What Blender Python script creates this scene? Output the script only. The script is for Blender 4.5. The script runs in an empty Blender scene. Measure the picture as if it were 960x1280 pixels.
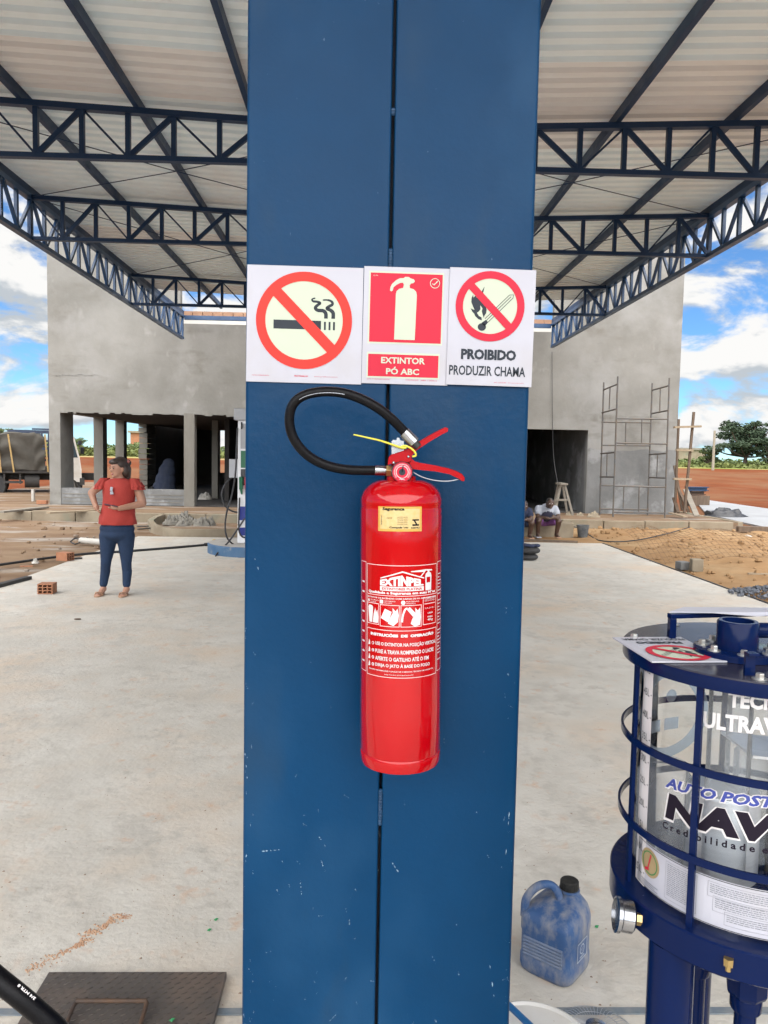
import bpy, bmesh, math, random
from mathutils import Vector, Matrix, Euler, noise
from mathutils.geometry import tessellate_polygon

scene = bpy.context.scene
col = scene.collection
R = math.radians
rnd = random.Random(7)

# ------------------------------------------------------------------ camera
F = 970.0                      # focal length in pixels of the 960 x 1280 frame
CAM = Vector((0.0, 0.0, 1.62))
YAW, PITCH, ROLL = R(1.65), R(4.1), 0.0185
fw = Vector((math.sin(YAW) * math.cos(PITCH), math.cos(YAW) * math.cos(PITCH), -math.sin(PITCH)))
r0 = Vector((math.cos(YAW), -math.sin(YAW), 0))
u0 = r0.cross(fw)
rt = r0 * math.cos(ROLL) + u0 * math.sin(ROLL)
up = u0 * math.cos(ROLL) - r0 * math.sin(ROLL)
cd = bpy.data.cameras.new("camera")
cam = bpy.data.objects.new("camera", cd)
col.objects.link(cam)
cam.matrix_world = Matrix(((rt.x, up.x, -fw.x, CAM.x), (rt.y, up.y, -fw.y, CAM.y), (rt.z, up.z, -fw.z, CAM.z), (0, 0, 0, 1)))
cd.sensor_fit = 'VERTICAL'
cd.sensor_height = 36.0
cd.lens = F / 1280 * 36
cd.clip_start = 0.05
cd.clip_end = 3000
scene.camera = cam


def ray(px, py):
    return fw + rt * ((px - 480) / F) - up * ((py - 640) / F)


def P(px, py, Y):
    """the point of the place seen at a photo pixel, at distance Y in front of the camera"""
    d = ray(px, py)
    return CAM + d * (Y / d.y)


def G(px, py, z=0.0):
    """the point of the ground (height z) seen at a photo pixel"""
    d = ray(px, py)
    return CAM + d * ((z - CAM.z) / d.z)


# ------------------------------------------------------------------ sky and sun
SUN_EL, SUN_AZ = R(60), R(187)
w = bpy.data.worlds.new("World")
scene.world = w
w.use_nodes = True
nt = w.node_tree
nt.nodes.clear()


def wn(t, **k):
    n = nt.nodes.new(t)
    for a, b in k.items():
        setattr(n, a, b)
    return n


out = wn('ShaderNodeOutputWorld')
bg = wn('ShaderNodeBackground')
bg.inputs[1].default_value = 0.06
sky = wn('ShaderNodeTexSky', sky_type='NISHITA')
sky.sun_disc = False
sky.sun_elevation = SUN_EL
sky.sun_rotation = SUN_AZ
sky.air_density = 0.9
sky.altitude = 1500
sky.dust_density = 0.0
sky.ozone_density = 3.0
tc = wn('ShaderNodeTexCoord')


def cloud_noise(offz, scale, det, offx=0.0):
    m = wn('ShaderNodeMapping')
    m.inputs['Location'].default_value = (2.9 + offx, 0.37, offz)
    m.inputs['Scale'].default_value = (1, 1, 2.3)
    nt.links.new(tc.outputs['Generated'], m.inputs[0])
    n = wn('ShaderNodeTexNoise')
    n.inputs['Scale'].default_value = scale
    n.inputs['Detail'].default_value = det
    n.inputs['Roughness'].default_value = 0.56
    n.inputs['Distortion'].default_value = 0.25
    nt.links.new(m.outputs[0], n.inputs['Vector'])
    return n.outputs['Fac']


def maprange(src, a, b, c=0.0, d=1.0, smooth=True):
    n = wn('ShaderNodeMapRange')
    if smooth:
        n.interpolation_type = 'SMOOTHSTEP'
    n.inputs['From Min'].default_value = a
    n.inputs['From Max'].default_value = b
    n.inputs['To Min'].default_value = c
    n.inputs['To Max'].default_value = d
    nt.links.new(src, n.inputs['Value'])
    return n.outputs[0]


c1 = cloud_noise(0.0, 6.0, 9)
c2 = cloud_noise(0.075, 6.0, 6)     # the same clouds a little lower: tops bright, bases grey
mask = maprange(c1, 0.475, 0.570)
sub = wn('ShaderNodeMath', operation='SUBTRACT')
nt.links.new(c2, sub.inputs[0])
nt.links.new(c1, sub.inputs[1])
shade = maprange(sub.outputs[0], -0.07, 0.055)
cc = wn('ShaderNodeMix', data_type='RGBA')
cc.inputs['A'].default_value = (6.1, 6.05, 5.95, 1)
cc.inputs['B'].default_value = (3.45, 3.75, 4.05, 1)
nt.links.new(shade, cc.inputs['Factor'])
mx = wn('ShaderNodeMix', data_type='RGBA')
nt.links.new(mask, mx.inputs['Factor'])
tint = wn('ShaderNodeMix', data_type='RGBA', blend_type='MULTIPLY')
tint.inputs['Factor'].default_value = 1.0
tint.inputs['B'].default_value = (0.60, 0.88, 1.08, 1)
nt.links.new(sky.outputs[0], tint.inputs['A'])
nt.links.new(tint.outputs['Result'], mx.inputs['A'])
nt.links.new(cc.outputs['Result'], mx.inputs['B'])
nt.links.new(mx.outputs['Result'], bg.inputs[0])
nt.links.new(bg.outputs[0], out.inputs[0])

sl = bpy.data.lights.new("sun", 'SUN')
sl.energy = 4.0
sl.angle = R(115.0)
sl.color = (1.0, 0.955, 0.89)
sun = bpy.data.objects.new("sun", sl)
col.objects.link(sun)
sdir = Vector((math.sin(SUN_AZ) * math.cos(SUN_EL), math.cos(SUN_AZ) * math.cos(SUN_EL), math.sin(SUN_EL)))
sun.rotation_euler = sdir.to_track_quat('Z', 'Y').to_euler()
sun.location = sdir * 40

w.cycles.sampling_method = 'MANUAL'
w.cycles.sample_map_resolution = 512
vs = scene.view_settings
vs.view_transform = 'Standard'
vs.look = 'None'
vs.exposure = 1.42
vs.gamma = 1.0
vs.use_curve_mapping = False
scene.cycles.max_bounces = 7
scene.cycles.use_adaptive_sampling = True
scene.cycles.adaptive_threshold = 0.03
scene.cycles.transparent_max_bounces = 24
scene.cycles.use_denoising = True

# ------------------------------------------------------------------ materials


def mat(name, c1, c2=None, scale=6.0, rough=0.7, metal=0.0, bump=0.0, bscale=None, stretch=(1, 1, 1), dirt=None, dscale=2.0,
        dlo=0.5, dhi=0.65, dstretch=(1, 1, 1), spots=None, coat=0.0, detail=6, rvar=0.0, spec=0.5, coords='Object'):
    m = bpy.data.materials.new(name)
    m.use_nodes = True
    t = m.node_tree
    b = t.nodes['Principled BSDF']
    b.inputs['Roughness'].default_value = rough
    b.inputs['Metallic'].default_value = metal
    b.inputs['Specular IOR Level'].default_value = spec
    if coat:
        b.inputs['Coat Weight'].default_value = coat
        b.inputs['Coat Roughness'].default_value = 0.08
    tcn = t.nodes.new('ShaderNodeTexCoord')

    def nz(s, det, st, off=0.0):
        mp = t.nodes.new('ShaderNodeMapping')
        mp.inputs['Scale'].default_value = st
        mp.inputs['Location'].default_value = (off, off * 1.7, off * 0.6)
        t.links.new(tcn.outputs[coords], mp.inputs[0])
        n = t.nodes.new('ShaderNodeTexNoise')
        n.inputs['Scale'].default_value = s
        n.inputs['Detail'].default_value = det
        n.inputs['Roughness'].default_value = 0.6
        t.links.new(mp.outputs[0], n.inputs['Vector'])
        return n.outputs['Fac']

    def mr(src, a, b_, lo=0.0, hi=1.0):
        n = t.nodes.new('ShaderNodeMapRange')
        n.inputs['From Min'].default_value = a
        n.inputs['From Max'].default_value = b_
        n.inputs['To Min'].default_value = lo
        n.inputs['To Max'].default_value = hi
        t.links.new(src, n.inputs['Value'])
        return n.outputs[0]

    def mix(fac, A, B):
        n = t.nodes.new('ShaderNodeMix')
        n.data_type = 'RGBA'
        t.links.new(fac, n.inputs['Factor'])
        for k, v in (('A', A), ('B', B)):
            if isinstance(v, tuple):
                n.inputs[k].default_value = (*v, 1)
            else:
                t.links.new(v, n.inputs[k])
        return n.outputs['Result']

    if c2 is None:
        c2 = tuple(x * 0.86 for x in c1)
    base = nz(scale, detail, stretch)
    c = mix(mr(base, 0.32, 0.68), c1, c2)
    if dirt:
        c = mix(mr(nz(dscale, 8, dstretch, 3.3), dlo, dhi), c, dirt)
    if spots:                       # (colour, scale, threshold, stretch)
        for k, (sc_, ss, th, st) in enumerate(spots):
            big = mr(nz(2.3, 3, (1, 1, 1), 9.1 + k), 0.40, 0.62)
            s = mr(nz(ss, 3, st, 5.7 + k), th, th + (0.03 if ss > 12 else 0.16))
            mu = t.nodes.new('ShaderNodeMath')
            mu.operation = 'MULTIPLY'
            t.links.new(s, mu.inputs[0])
            t.links.new(big, mu.inputs[1])
            c = mix(mu.outputs[0], c, sc_)
    t.links.new(c, b.inputs['Base Color'])
    if rvar:
        t.links.new(mr(nz(scale * 0.7, 5, stretch, 1.9), 0.3, 0.7, rough - rvar, rough + rvar), b.inputs['Roughness'])
    if bump:
        bp = t.nodes.new('ShaderNodeBump')
        bp.inputs['Strength'].default_value = bump
        bp.inputs['Distance'].default_value = 0.02
        t.links.new(nz(bscale or scale * 4, 6, stretch, 2.2), bp.inputs['Height'])
        t.links.new(bp.outputs[0], b.inputs['Normal'])
    return m


def glass_mat(name, tint=(1, 1, 1), base=0.04, cloud=0.0):
    m = bpy.data.materials.new(name)
    m.use_nodes = True
    t = m.node_tree
    t.nodes.clear()
    o = t.nodes.new('ShaderNodeOutputMaterial')
    tr = t.nodes.new('ShaderNodeBsdfTransparent')
    tr.inputs[0].default_value = (*tint, 1)
    gl = t.nodes.new('ShaderNodeBsdfGlossy')
    gl.inputs['Roughness'].default_value = 0.03
    lw = t.nodes.new('ShaderNodeFresnel')
    lw.inputs['IOR'].default_value = 1.22
    mx_ = t.nodes.new('ShaderNodeMixShader')
    t.links.new(lw.outputs[0], mx_.inputs[0])
    t.links.new(tr.outputs[0], mx_.inputs[1])
    t.links.new(gl.outputs[0], mx_.inputs[2])
    last = mx_.outputs[0]
    if cloud:
        df = t.nodes.new('ShaderNodeBsdfDiffuse')
        df.inputs[0].default_value = (0.85, 0.87, 0.88, 1)
        m2 = t.nodes.new('ShaderNodeMixShader')
        m2.inputs[0].default_value = cloud
        t.links.new(last, m2.inputs[1])
        t.links.new(df.outputs[0], m2.inputs[2])
        last = m2.outputs[0]
    t.links.new(last, o.inputs[0])
    return m


M = {}
M['apron'] = mat('apron_concrete', (0.560, 0.536, 0.483), (0.465, 0.440, 0.388), 2.2, 0.65, bump=0.3, bscale=34, stretch=(1, 1, 1),
                 dirt=(0.54, 0.445, 0.345), dscale=0.9, dlo=0.48, dhi=0.70, detail=9, rvar=0.12, spec=0.3,
                 spots=[((0.43, 0.405, 0.36), 4.0, 0.52, (1, 0.85, 1)), ((0.30, 0.25, 0.205), 46, 0.72, (0.7, 1, 1)), ((0.42, 0.395, 0.35), 11.5, 0.50, (1, 0.9, 1)),
                        ((0.50, 0.35, 0.25), 9, 0.57, (1, 0.9, 1))])
M['ground'] = mat('red_earth', (0.165, 0.050, 0.018), (0.12, 0.035, 0.0125), 0.35, 0.95, bump=0.4, bscale=6, dirt=(0.165, 0.080, 0.040), dscale=0.11, dlo=0.45, dhi=0.6, spec=0.08)
M['sand'] = mat('yellow_sand', (0.315, 0.20, 0.105), (0.25, 0.15, 0.075), 1.8, 0.95, bump=0.55, bscale=12, dirt=(0.33, 0.225, 0.125), dscale=0.9, detail=6, spec=0.08)
M['mud'] = mat('muddy_yard', (0.225, 0.160, 0.105), (0.150, 0.095, 0.060), 1.1, 0.8, bump=0.5, bscale=8, stretch=(0.6, 1.8, 1), dirt=(0.30, 0.27, 0.235), dscale=0.9,
               dlo=0.52, dhi=0.66, dstretch=(0.5, 1.6, 1), detail=6, rvar=0.15, spec=0.08)
M['grass'] = mat('rough_grass', (0.20, 0.23, 0.05), (0.11, 0.16, 0.035), 0.25, 0.95, bump=0.5, bscale=4, dirt=(0.33, 0.24, 0.12), dscale=0.08, dlo=0.5, dhi=0.62, spec=0.08)
M['road'] = mat('pale_concrete_road', (0.32, 0.33, 0.34), (0.26, 0.265, 0.27), 0.8, 0.8, bump=0.1)
M['line'] = mat('line_paint', (0.115, 0.15, 0.185), (0.20, 0.215, 0.22), 20, 0.6)
M['pillar'] = mat('pillar_blue_paint', (0.0015, 0.039, 0.108), (0.0015, 0.027, 0.074), 1.3, 0.36, spec=0.12, bump=0.06, bscale=60, rvar=0.13,
                  dirt=(0.014, 0.062, 0.145), dscale=1.6, dlo=0.60, dhi=0.82,
                  spots=[((0.008, 0.048, 0.116), 3.2, 0.50, (1, 1, 0.6)), ((0.20, 0.29, 0.38), 110, 0.75, (1, 1, 0.6)), ((0.012, 0.04, 0.085), 6.0, 0.52, (1, 1, 0.35))])
M['dark_gap'] = mat('seam_shade_dark', (0.006, 0.008, 0.016), None, 5, 0.7)
M['weld'] = mat('weld_blue', (0.006, 0.045, 0.11), (0.004, 0.03, 0.08), 60, 0.5, bump=0.4, bscale=120)
M['truss'] = mat('truss_navy_paint', (0.009, 0.030, 0.080), (0.013, 0.036, 0.090), 5, 0.42, spec=0.25, rvar=0.1)
M['fascia'] = mat('fascia_blue_paint', (0.018, 0.062, 0.150), (0.012, 0.044, 0.110), 5, 0.38, rvar=0.1)
M['roof'] = mat('galvanised_sheet', (0.82, 0.94, 1.0), (0.77, 0.885, 0.945), 0.9, 0.5, metal=0.0, spec=0.2, bump=0.02, bscale=20, stretch=(1, 0.3, 1),
                dirt=(0.76, 0.78, 0.79), dscale=0.6, dlo=0.55, dhi=0.8)
M['roof_b'] = mat('galvanised_sheet_dusty', (0.81, 0.84, 0.86), (0.75, 0.775, 0.79), 0.9, 0.5, spec=0.2, stretch=(1, 0.3, 1))
M['brick_pale'] = mat('pale_brick', (0.40, 0.24, 0.155), (0.32, 0.18, 0.115), 3, 0.95)
M['plaster'] = mat('cement_render', (0.255, 0.250, 0.232), (0.185, 0.180, 0.163), 0.8, 0.92, bump=0.25, bscale=9, detail=7,
                   dirt=(0.285, 0.282, 0.27), dscale=0.35, dlo=0.5, dhi=0.64, spots=[((0.165, 0.155, 0.135), 1.5, 0.54, (0.35, 1, 1.3)), ((0.30, 0.295, 0.28), 2.4, 0.58, (1, 1, 0.6))], spec=0.08)
M['plaster_low'] = mat('cement_render_patchy', (0.215, 0.218, 0.215), (0.145, 0.147, 0.145), 1.4, 0.92, bump=0.3, bscale=12, detail=7,
                       dirt=(0.29, 0.295, 0.295), dscale=1.3, dlo=0.52, dhi=0.62, spec=0.08)
M['column'] = mat('raw_column_concrete', (0.225, 0.215, 0.19), (0.165, 0.155, 0.135), 2.0, 0.95, bump=0.35, bscale=14, stretch=(1, 1, 0.35), spec=0.08)
M['inside'] = mat('inside_masonry_shade_tone', (0.055, 0.05, 0.046), (0.038, 0.034, 0.032), 2.0, 0.95, bump=0.3)  # shade put into the colour: interior masonry near-black so the rooms look dark
M['kerb'] = mat('kerb_concrete', (0.30, 0.26, 0.195), (0.215, 0.175, 0.125), 1.7, 0.95, bump=0.35, bscale=15, dirt=(0.20, 0.205, 0.155), dscale=1.2, dlo=0.55, dhi=0.7, spec=0.08)
M['brick'] = mat('orange_brick', (0.36, 0.165, 0.09), (0.27, 0.115, 0.06), 6, 0.95, bump=0.3)
M['brick_hole_shade'] = mat('brick_hole_shade', (0.06, 0.03, 0.02), None, 6, 0.95)
M['whitewall'] = mat('pale_wall', (0.66, 0.64, 0.59), (0.56, 0.54, 0.49), 1.0, 0.9)
M['steel_tube'] = mat('scaffold_tube', (0.115, 0.12, 0.125), (0.16, 0.13, 0.10), 9, 0.55, metal=0.4)
M['wood'] = mat('weathered_wood', (0.15, 0.108, 0.075), (0.10, 0.07, 0.05), 4, 0.9, stretch=(3, 3, 0.6), bump=0.3)
M['wood_pale'] = mat('pale_plank', (0.33, 0.265, 0.185), (0.26, 0.20, 0.13), 4, 0.9, stretch=(0.6, 3, 3), bump=0.3)
M['wood_grey'] = mat('grey_plank', (0.24, 0.215, 0.18), (0.18, 0.16, 0.13), 4, 0.9, stretch=(0.6, 3, 3), bump=0.3)
M['rusty'] = mat('rusty_wire', (0.20, 0.125, 0.075), (0.15, 0.095, 0.06), 8, 0.85)
M['blackplastic'] = mat('black_plastic_sheet', (0.022, 0.023, 0.026), (0.04, 0.042, 0.048), 9, 0.38, bump=0.3)
M['greyrock'] = mat('blue_grey_gravel', (0.16, 0.17, 0.195), (0.10, 0.11, 0.13), 9, 0.85, bump=0.4)
M['rubber'] = mat('black_rubber', (0.016, 0.016, 0.018), (0.028, 0.028, 0.030), 30, 0.5, bump=0.05)
M['tyre'] = mat('tyre_rubber', (0.02, 0.02, 0.022), (0.035, 0.034, 0.033), 12, 0.7)
M['hose'] = mat('black_hose', (0.003, 0.003, 0.004), (0.006, 0.006, 0.007), 160, 0.30, spec=0.13, bump=0.12, bscale=500)
M['chrome'] = mat('bright_metal', (0.40, 0.41, 0.43), (0.30, 0.31, 0.33), 40, 0.24, metal=1.0)
M['zinc'] = mat('zinc_bolt', (0.60, 0.60, 0.57), (0.44, 0.43, 0.40), 60, 0.38, metal=0.9)
M['brass'] = mat('brass', (0.55, 0.40, 0.17), (0.42, 0.30, 0.13), 40, 0.35, metal=0.9)
M['red'] = mat('extinguisher_red', (0.40, 0.0012, 0.004), (0.365, 0.0012, 0.004), 5, 0.09, spec=0.45, bump=0.012, bscale=60)
M['redplastic'] = mat('red_lever', (0.35, 0.002, 0.006), (0.30, 0.002, 0.005), 20, 0.28, spec=0.16)
M['white'] = mat('white_print', (0.62, 0.60, 0.60), (0.58, 0.56, 0.56), 10, 0.5, spec=0.1)
M['pinkwhite'] = mat('worn_white_print', (0.78, 0.62, 0.60), (0.72, 0.50, 0.50), 60, 0.5)
M['yellow_label'] = mat('yellow_sticker', (0.52, 0.29, 0.045), (0.50, 0.33, 0.10), 90, 0.45, spec=0.12)
M['blackprint'] = mat('black_print', (0.012, 0.012, 0.013), None, 10, 0.5, spec=0.1)
M['greyprint'] = mat('dark_grey_print', (0.030, 0.037, 0.046), (0.035, 0.042, 0.052), 10, 0.5, spec=0.12)
M['signwhite'] = mat('sign_board_white', (0.45, 0.455, 0.505), (0.42, 0.425, 0.475), 7, 0.42, spec=0.12, dirt=(0.405, 0.395, 0.41), dscale=6, dlo=0.55, dhi=0.8)
M['glow'] = mat('photoluminescent_cream', (0.48, 0.53, 0.42), (0.46, 0.51, 0.41), 9, 0.45, spec=0.12)
M['signred'] = mat('sign_red', (0.66, 0.045, 0.035), (0.62, 0.04, 0.032), 9, 0.45, spec=0.12)
M['signcrimson'] = mat('sign_crimson', (0.52, 0.026, 0.052), (0.48, 0.024, 0.048), 9, 0.45, spec=0.12)
M['yellow_tie'] = mat('yellow_tie', (0.68, 0.62, 0.06), None, 10, 0.4)
M['wire'] = mat('thin_grey_wire', (0.42, 0.44, 0.48), None, 10, 0.3, metal=0.7)
M['navy'] = mat('gloss_navy_enamel', (0.002, 0.0085, 0.046), (0.003, 0.010, 0.052), 7, 0.14, spec=0.12, bump=0.04, bscale=60,
                spots=[((0.25, 0.28, 0.38), 75, 0.74, (1, 1, 1))])
M['navy_top'] = mat('dusty_navy_lid', (0.012, 0.011, 0.026), (0.018, 0.017, 0.030), 9, 0.22, spec=0.3, dirt=(0.05, 0.05, 0.065), dscale=7)
M['glass'] = glass_mat('clear_cylinder', (0.965, 0.975, 0.975))
M['cloudy'] = glass_mat('cloudy_tube', (0.95, 0.96, 0.97), cloud=0.10)
M['cartridge'] = mat('white_filter_cartridge', (0.86, 0.87, 0.88), (0.78, 0.79, 0.80), 5, 0.45, stretch=(1, 1, 4))
M['cartridge'] = glass_mat('translucent_cartridge', (0.96, 0.97, 0.98), cloud=0.17)
M['alu'] = mat('brushed_aluminium', (0.70, 0.72, 0.74), (0.60, 0.62, 0.64), 40, 0.35, metal=0.55, stretch=(0.2, 0.2, 5))
M['blueprint'] = mat('blue_print', (0.035, 0.055, 0.27), None, 10, 0.5)
M['paleblue'] = glass_mat('pale_blue_film', (0.55, 0.70, 0.88), cloud=0.25)
M['darkviolet'] = mat('near_black_print', (0.015, 0.011, 0.02), None, 10, 0.5, spec=0.1)
M['tan'] = mat('tan_seal_print', (0.36, 0.27, 0.14), (0.30, 0.22, 0.11), 40, 0.5)
M['greenprint'] = mat('green_print', (0.03, 0.20, 0.06), None, 10, 0.5)
M['palegrey'] = mat('grey_fine_print', (0.14, 0.15, 0.17), (0.24, 0.25, 0.27), 140, 0.5)
M['jug'] = mat('blue_jug_dusty', (0.028, 0.072, 0.185), (0.040, 0.090, 0.20), 12, 0.5, spec=0.25, dirt=(0.235, 0.235, 0.245), dscale=20, dlo=0.42, dhi=0.70, dstretch=(1, 1, 0.55),
               spots=[((0.30, 0.28, 0.26), 26, 0.62, (1, 1, 1))], bump=0.1, bscale=50)
M['jug_emblem'] = mat('jug_emblem_dusty', (0.42, 0.45, 0.48), (0.34, 0.38, 0.43), 40, 0.6)
M['jug_rib'] = mat('dusty_rib', (0.16, 0.19, 0.25), (0.09, 0.13, 0.22), 30, 0.6)
M['cap'] = mat('black_cap', (0.010, 0.010, 0.010), (0.03, 0.029, 0.026), 60, 0.6, spec=0.2)
M['bucket'] = mat('white_bucket', (0.74, 0.73, 0.70), (0.66, 0.64, 0.60), 9, 0.45, spots=[((0.35, 0.24, 0.14), 40, 0.66, (1, 1, 1))])
M['bluestrap'] = mat('blue_handle', (0.012, 0.16, 0.42), None, 10, 0.4)
M['plate'] = mat('chequer_plate_steel', (0.105, 0.092, 0.083), (0.080, 0.069, 0.062), 7, 0.5, metal=0.2, dirt=(0.13, 0.10, 0.082), dscale=5, bump=0.1)
M['tread'] = mat('chequer_plate_tread', (0.060, 0.052, 0.046), (0.085, 0.07, 0.058), 30, 0.48, metal=0.4)
M['rust'] = mat('rusty_handle', (0.035, 0.031, 0.030), (0.10, 0.055, 0.03), 14, 0.6, spec=0.3)
M['soil'] = mat('red_soil_crumbs', (0.34, 0.19, 0.115), (0.44, 0.30, 0.20), 30, 0.95)
M['skin'] = mat('light_brown_skin', (0.40, 0.215, 0.145), (0.36, 0.19, 0.125), 12, 0.55)
M['darkskin'] = mat('dark_brown_skin', (0.085, 0.048, 0.034), (0.065, 0.036, 0.026), 12, 0.5)
M['hair'] = mat('dark_brown_hair', (0.022, 0.014, 0.011), (0.045, 0.028, 0.02), 40, 0.45, stretch=(1, 1, 0.25))
M['lips'] = mat('lips', (0.32, 0.10, 0.09), None, 10, 0.5)
M['eye'] = mat('dark_eye', (0.02, 0.015, 0.012), None, 10, 0.3)
M['blouse'] = mat('red_blouse', (0.36, 0.038, 0.028), (0.30, 0.030, 0.022), 9, 0.85, bump=0.25, bscale=30)
M['jeans'] = mat('blue_jeans', (0.008, 0.027, 0.070), (0.005, 0.018, 0.050), 12, 0.85, bump=0.2, bscale=60)
M['sandal'] = mat('tan_sandal', (0.40, 0.24, 0.15), None, 10, 0.6)
M['phone'] = mat('dark_phone', (0.035, 0.022, 0.045), None, 10, 0.3)
M['white_plastic'] = mat('white_plastic', (0.46, 0.44, 0.40), (0.40, 0.38, 0.34), 6, 0.5)
M['jersey'] = mat('white_jersey', (0.40, 0.42, 0.47), (0.34, 0.36, 0.41), 9, 0.85)
M['jersey_dark'] = mat('dark_jersey_panel', (0.030, 0.030, 0.055), None, 9, 0.85)
M['purple'] = mat('purple_shorts', (0.15, 0.055, 0.20), (0.22, 0.09, 0.26), 14, 0.85)
M['navycloth'] = mat('navy_cloth', (0.016, 0.022, 0.05), (0.03, 0.04, 0.08), 9, 0.9, bump=0.3)
M['tarp'] = mat('olive_tarpaulin', (0.075, 0.068, 0.056), (0.052, 0.047, 0.038), 2.5, 0.85, bump=0.25, bscale=8)
M['rope'] = mat('ochre_strap', (0.40, 0.27, 0.11), None, 10, 0.8)
M['truck_dark'] = mat('dark_chassis', (0.030, 0.028, 0.027), (0.05, 0.045, 0.04), 8, 0.7)
M['truck_blue'] = mat('dark_blue_rails', (0.030, 0.045, 0.085), (0.04, 0.055, 0.095), 8, 0.6)
M['truck_white'] = mat('white_cab', (0.62, 0.60, 0.56), (0.50, 0.45, 0.38), 3, 0.4)
M['window'] = mat('dark_window', (0.03, 0.04, 0.05), None, 4, 0.1)
M['pump_white'] = mat('dispenser_white', (0.72, 0.73, 0.75), (0.68, 0.69, 0.71), 4, 0.35)
M['pump_grey'] = mat('dispenser_grey', (0.36, 0.37, 0.39), (0.32, 0.33, 0.35), 4, 0.45)
M['pump_blue'] = mat('dispenser_blue', (0.012, 0.030, 0.24), None, 4, 0.4)
M['pump_green'] = mat('dispenser_green', (0.010, 0.13, 0.06), None, 4, 0.4)
M['pump_red'] = mat('dispenser_red', (0.55, 0.025, 0.04), None, 4, 0.4)
M['island'] = mat('island_blue', (0.035, 0.095, 0.19), (0.06, 0.12, 0.20), 6, 0.55, dirt=(0.25, 0.24, 0.23), dscale=5, dlo=0.55, dhi=0.7)
M['island_top'] = mat('island_top_concrete', (0.42, 0.40, 0.37), (0.34, 0.32, 0.29), 5, 0.8)
M['leaf_dark'] = mat('dark_leaves', (0.040, 0.066, 0.030), (0.026, 0.048, 0.024), 0.9, 0.8)
M['leaf'] = mat('green_leaves', (0.115, 0.150, 0.045), (0.075, 0.110, 0.035), 0.7, 0.8)
M['leaf_yellow'] = mat('yellow_green_leaves', (0.135, 0.155, 0.04), (0.085, 0.11, 0.03), 0.7, 0.85)
M['bark'] = mat('bark', (0.10, 0.075, 0.055), (0.06, 0.045, 0.035), 6, 0.95)
M['pole'] = mat('concrete_pole', (0.30, 0.275, 0.21), (0.25, 0.225, 0.17), 2, 0.9)
M['greenflake'] = mat('green_flake', (0.02, 0.22, 0.07), None, 10, 0.6)
M['bluebeam'] = mat('blue_steel_beam', (0.02, 0.055, 0.12), (0.015, 0.04, 0.09), 4, 0.45)

# ------------------------------------------------------------------ mesh helpers
WM = {}                               # world matrices of things and parts


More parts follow.
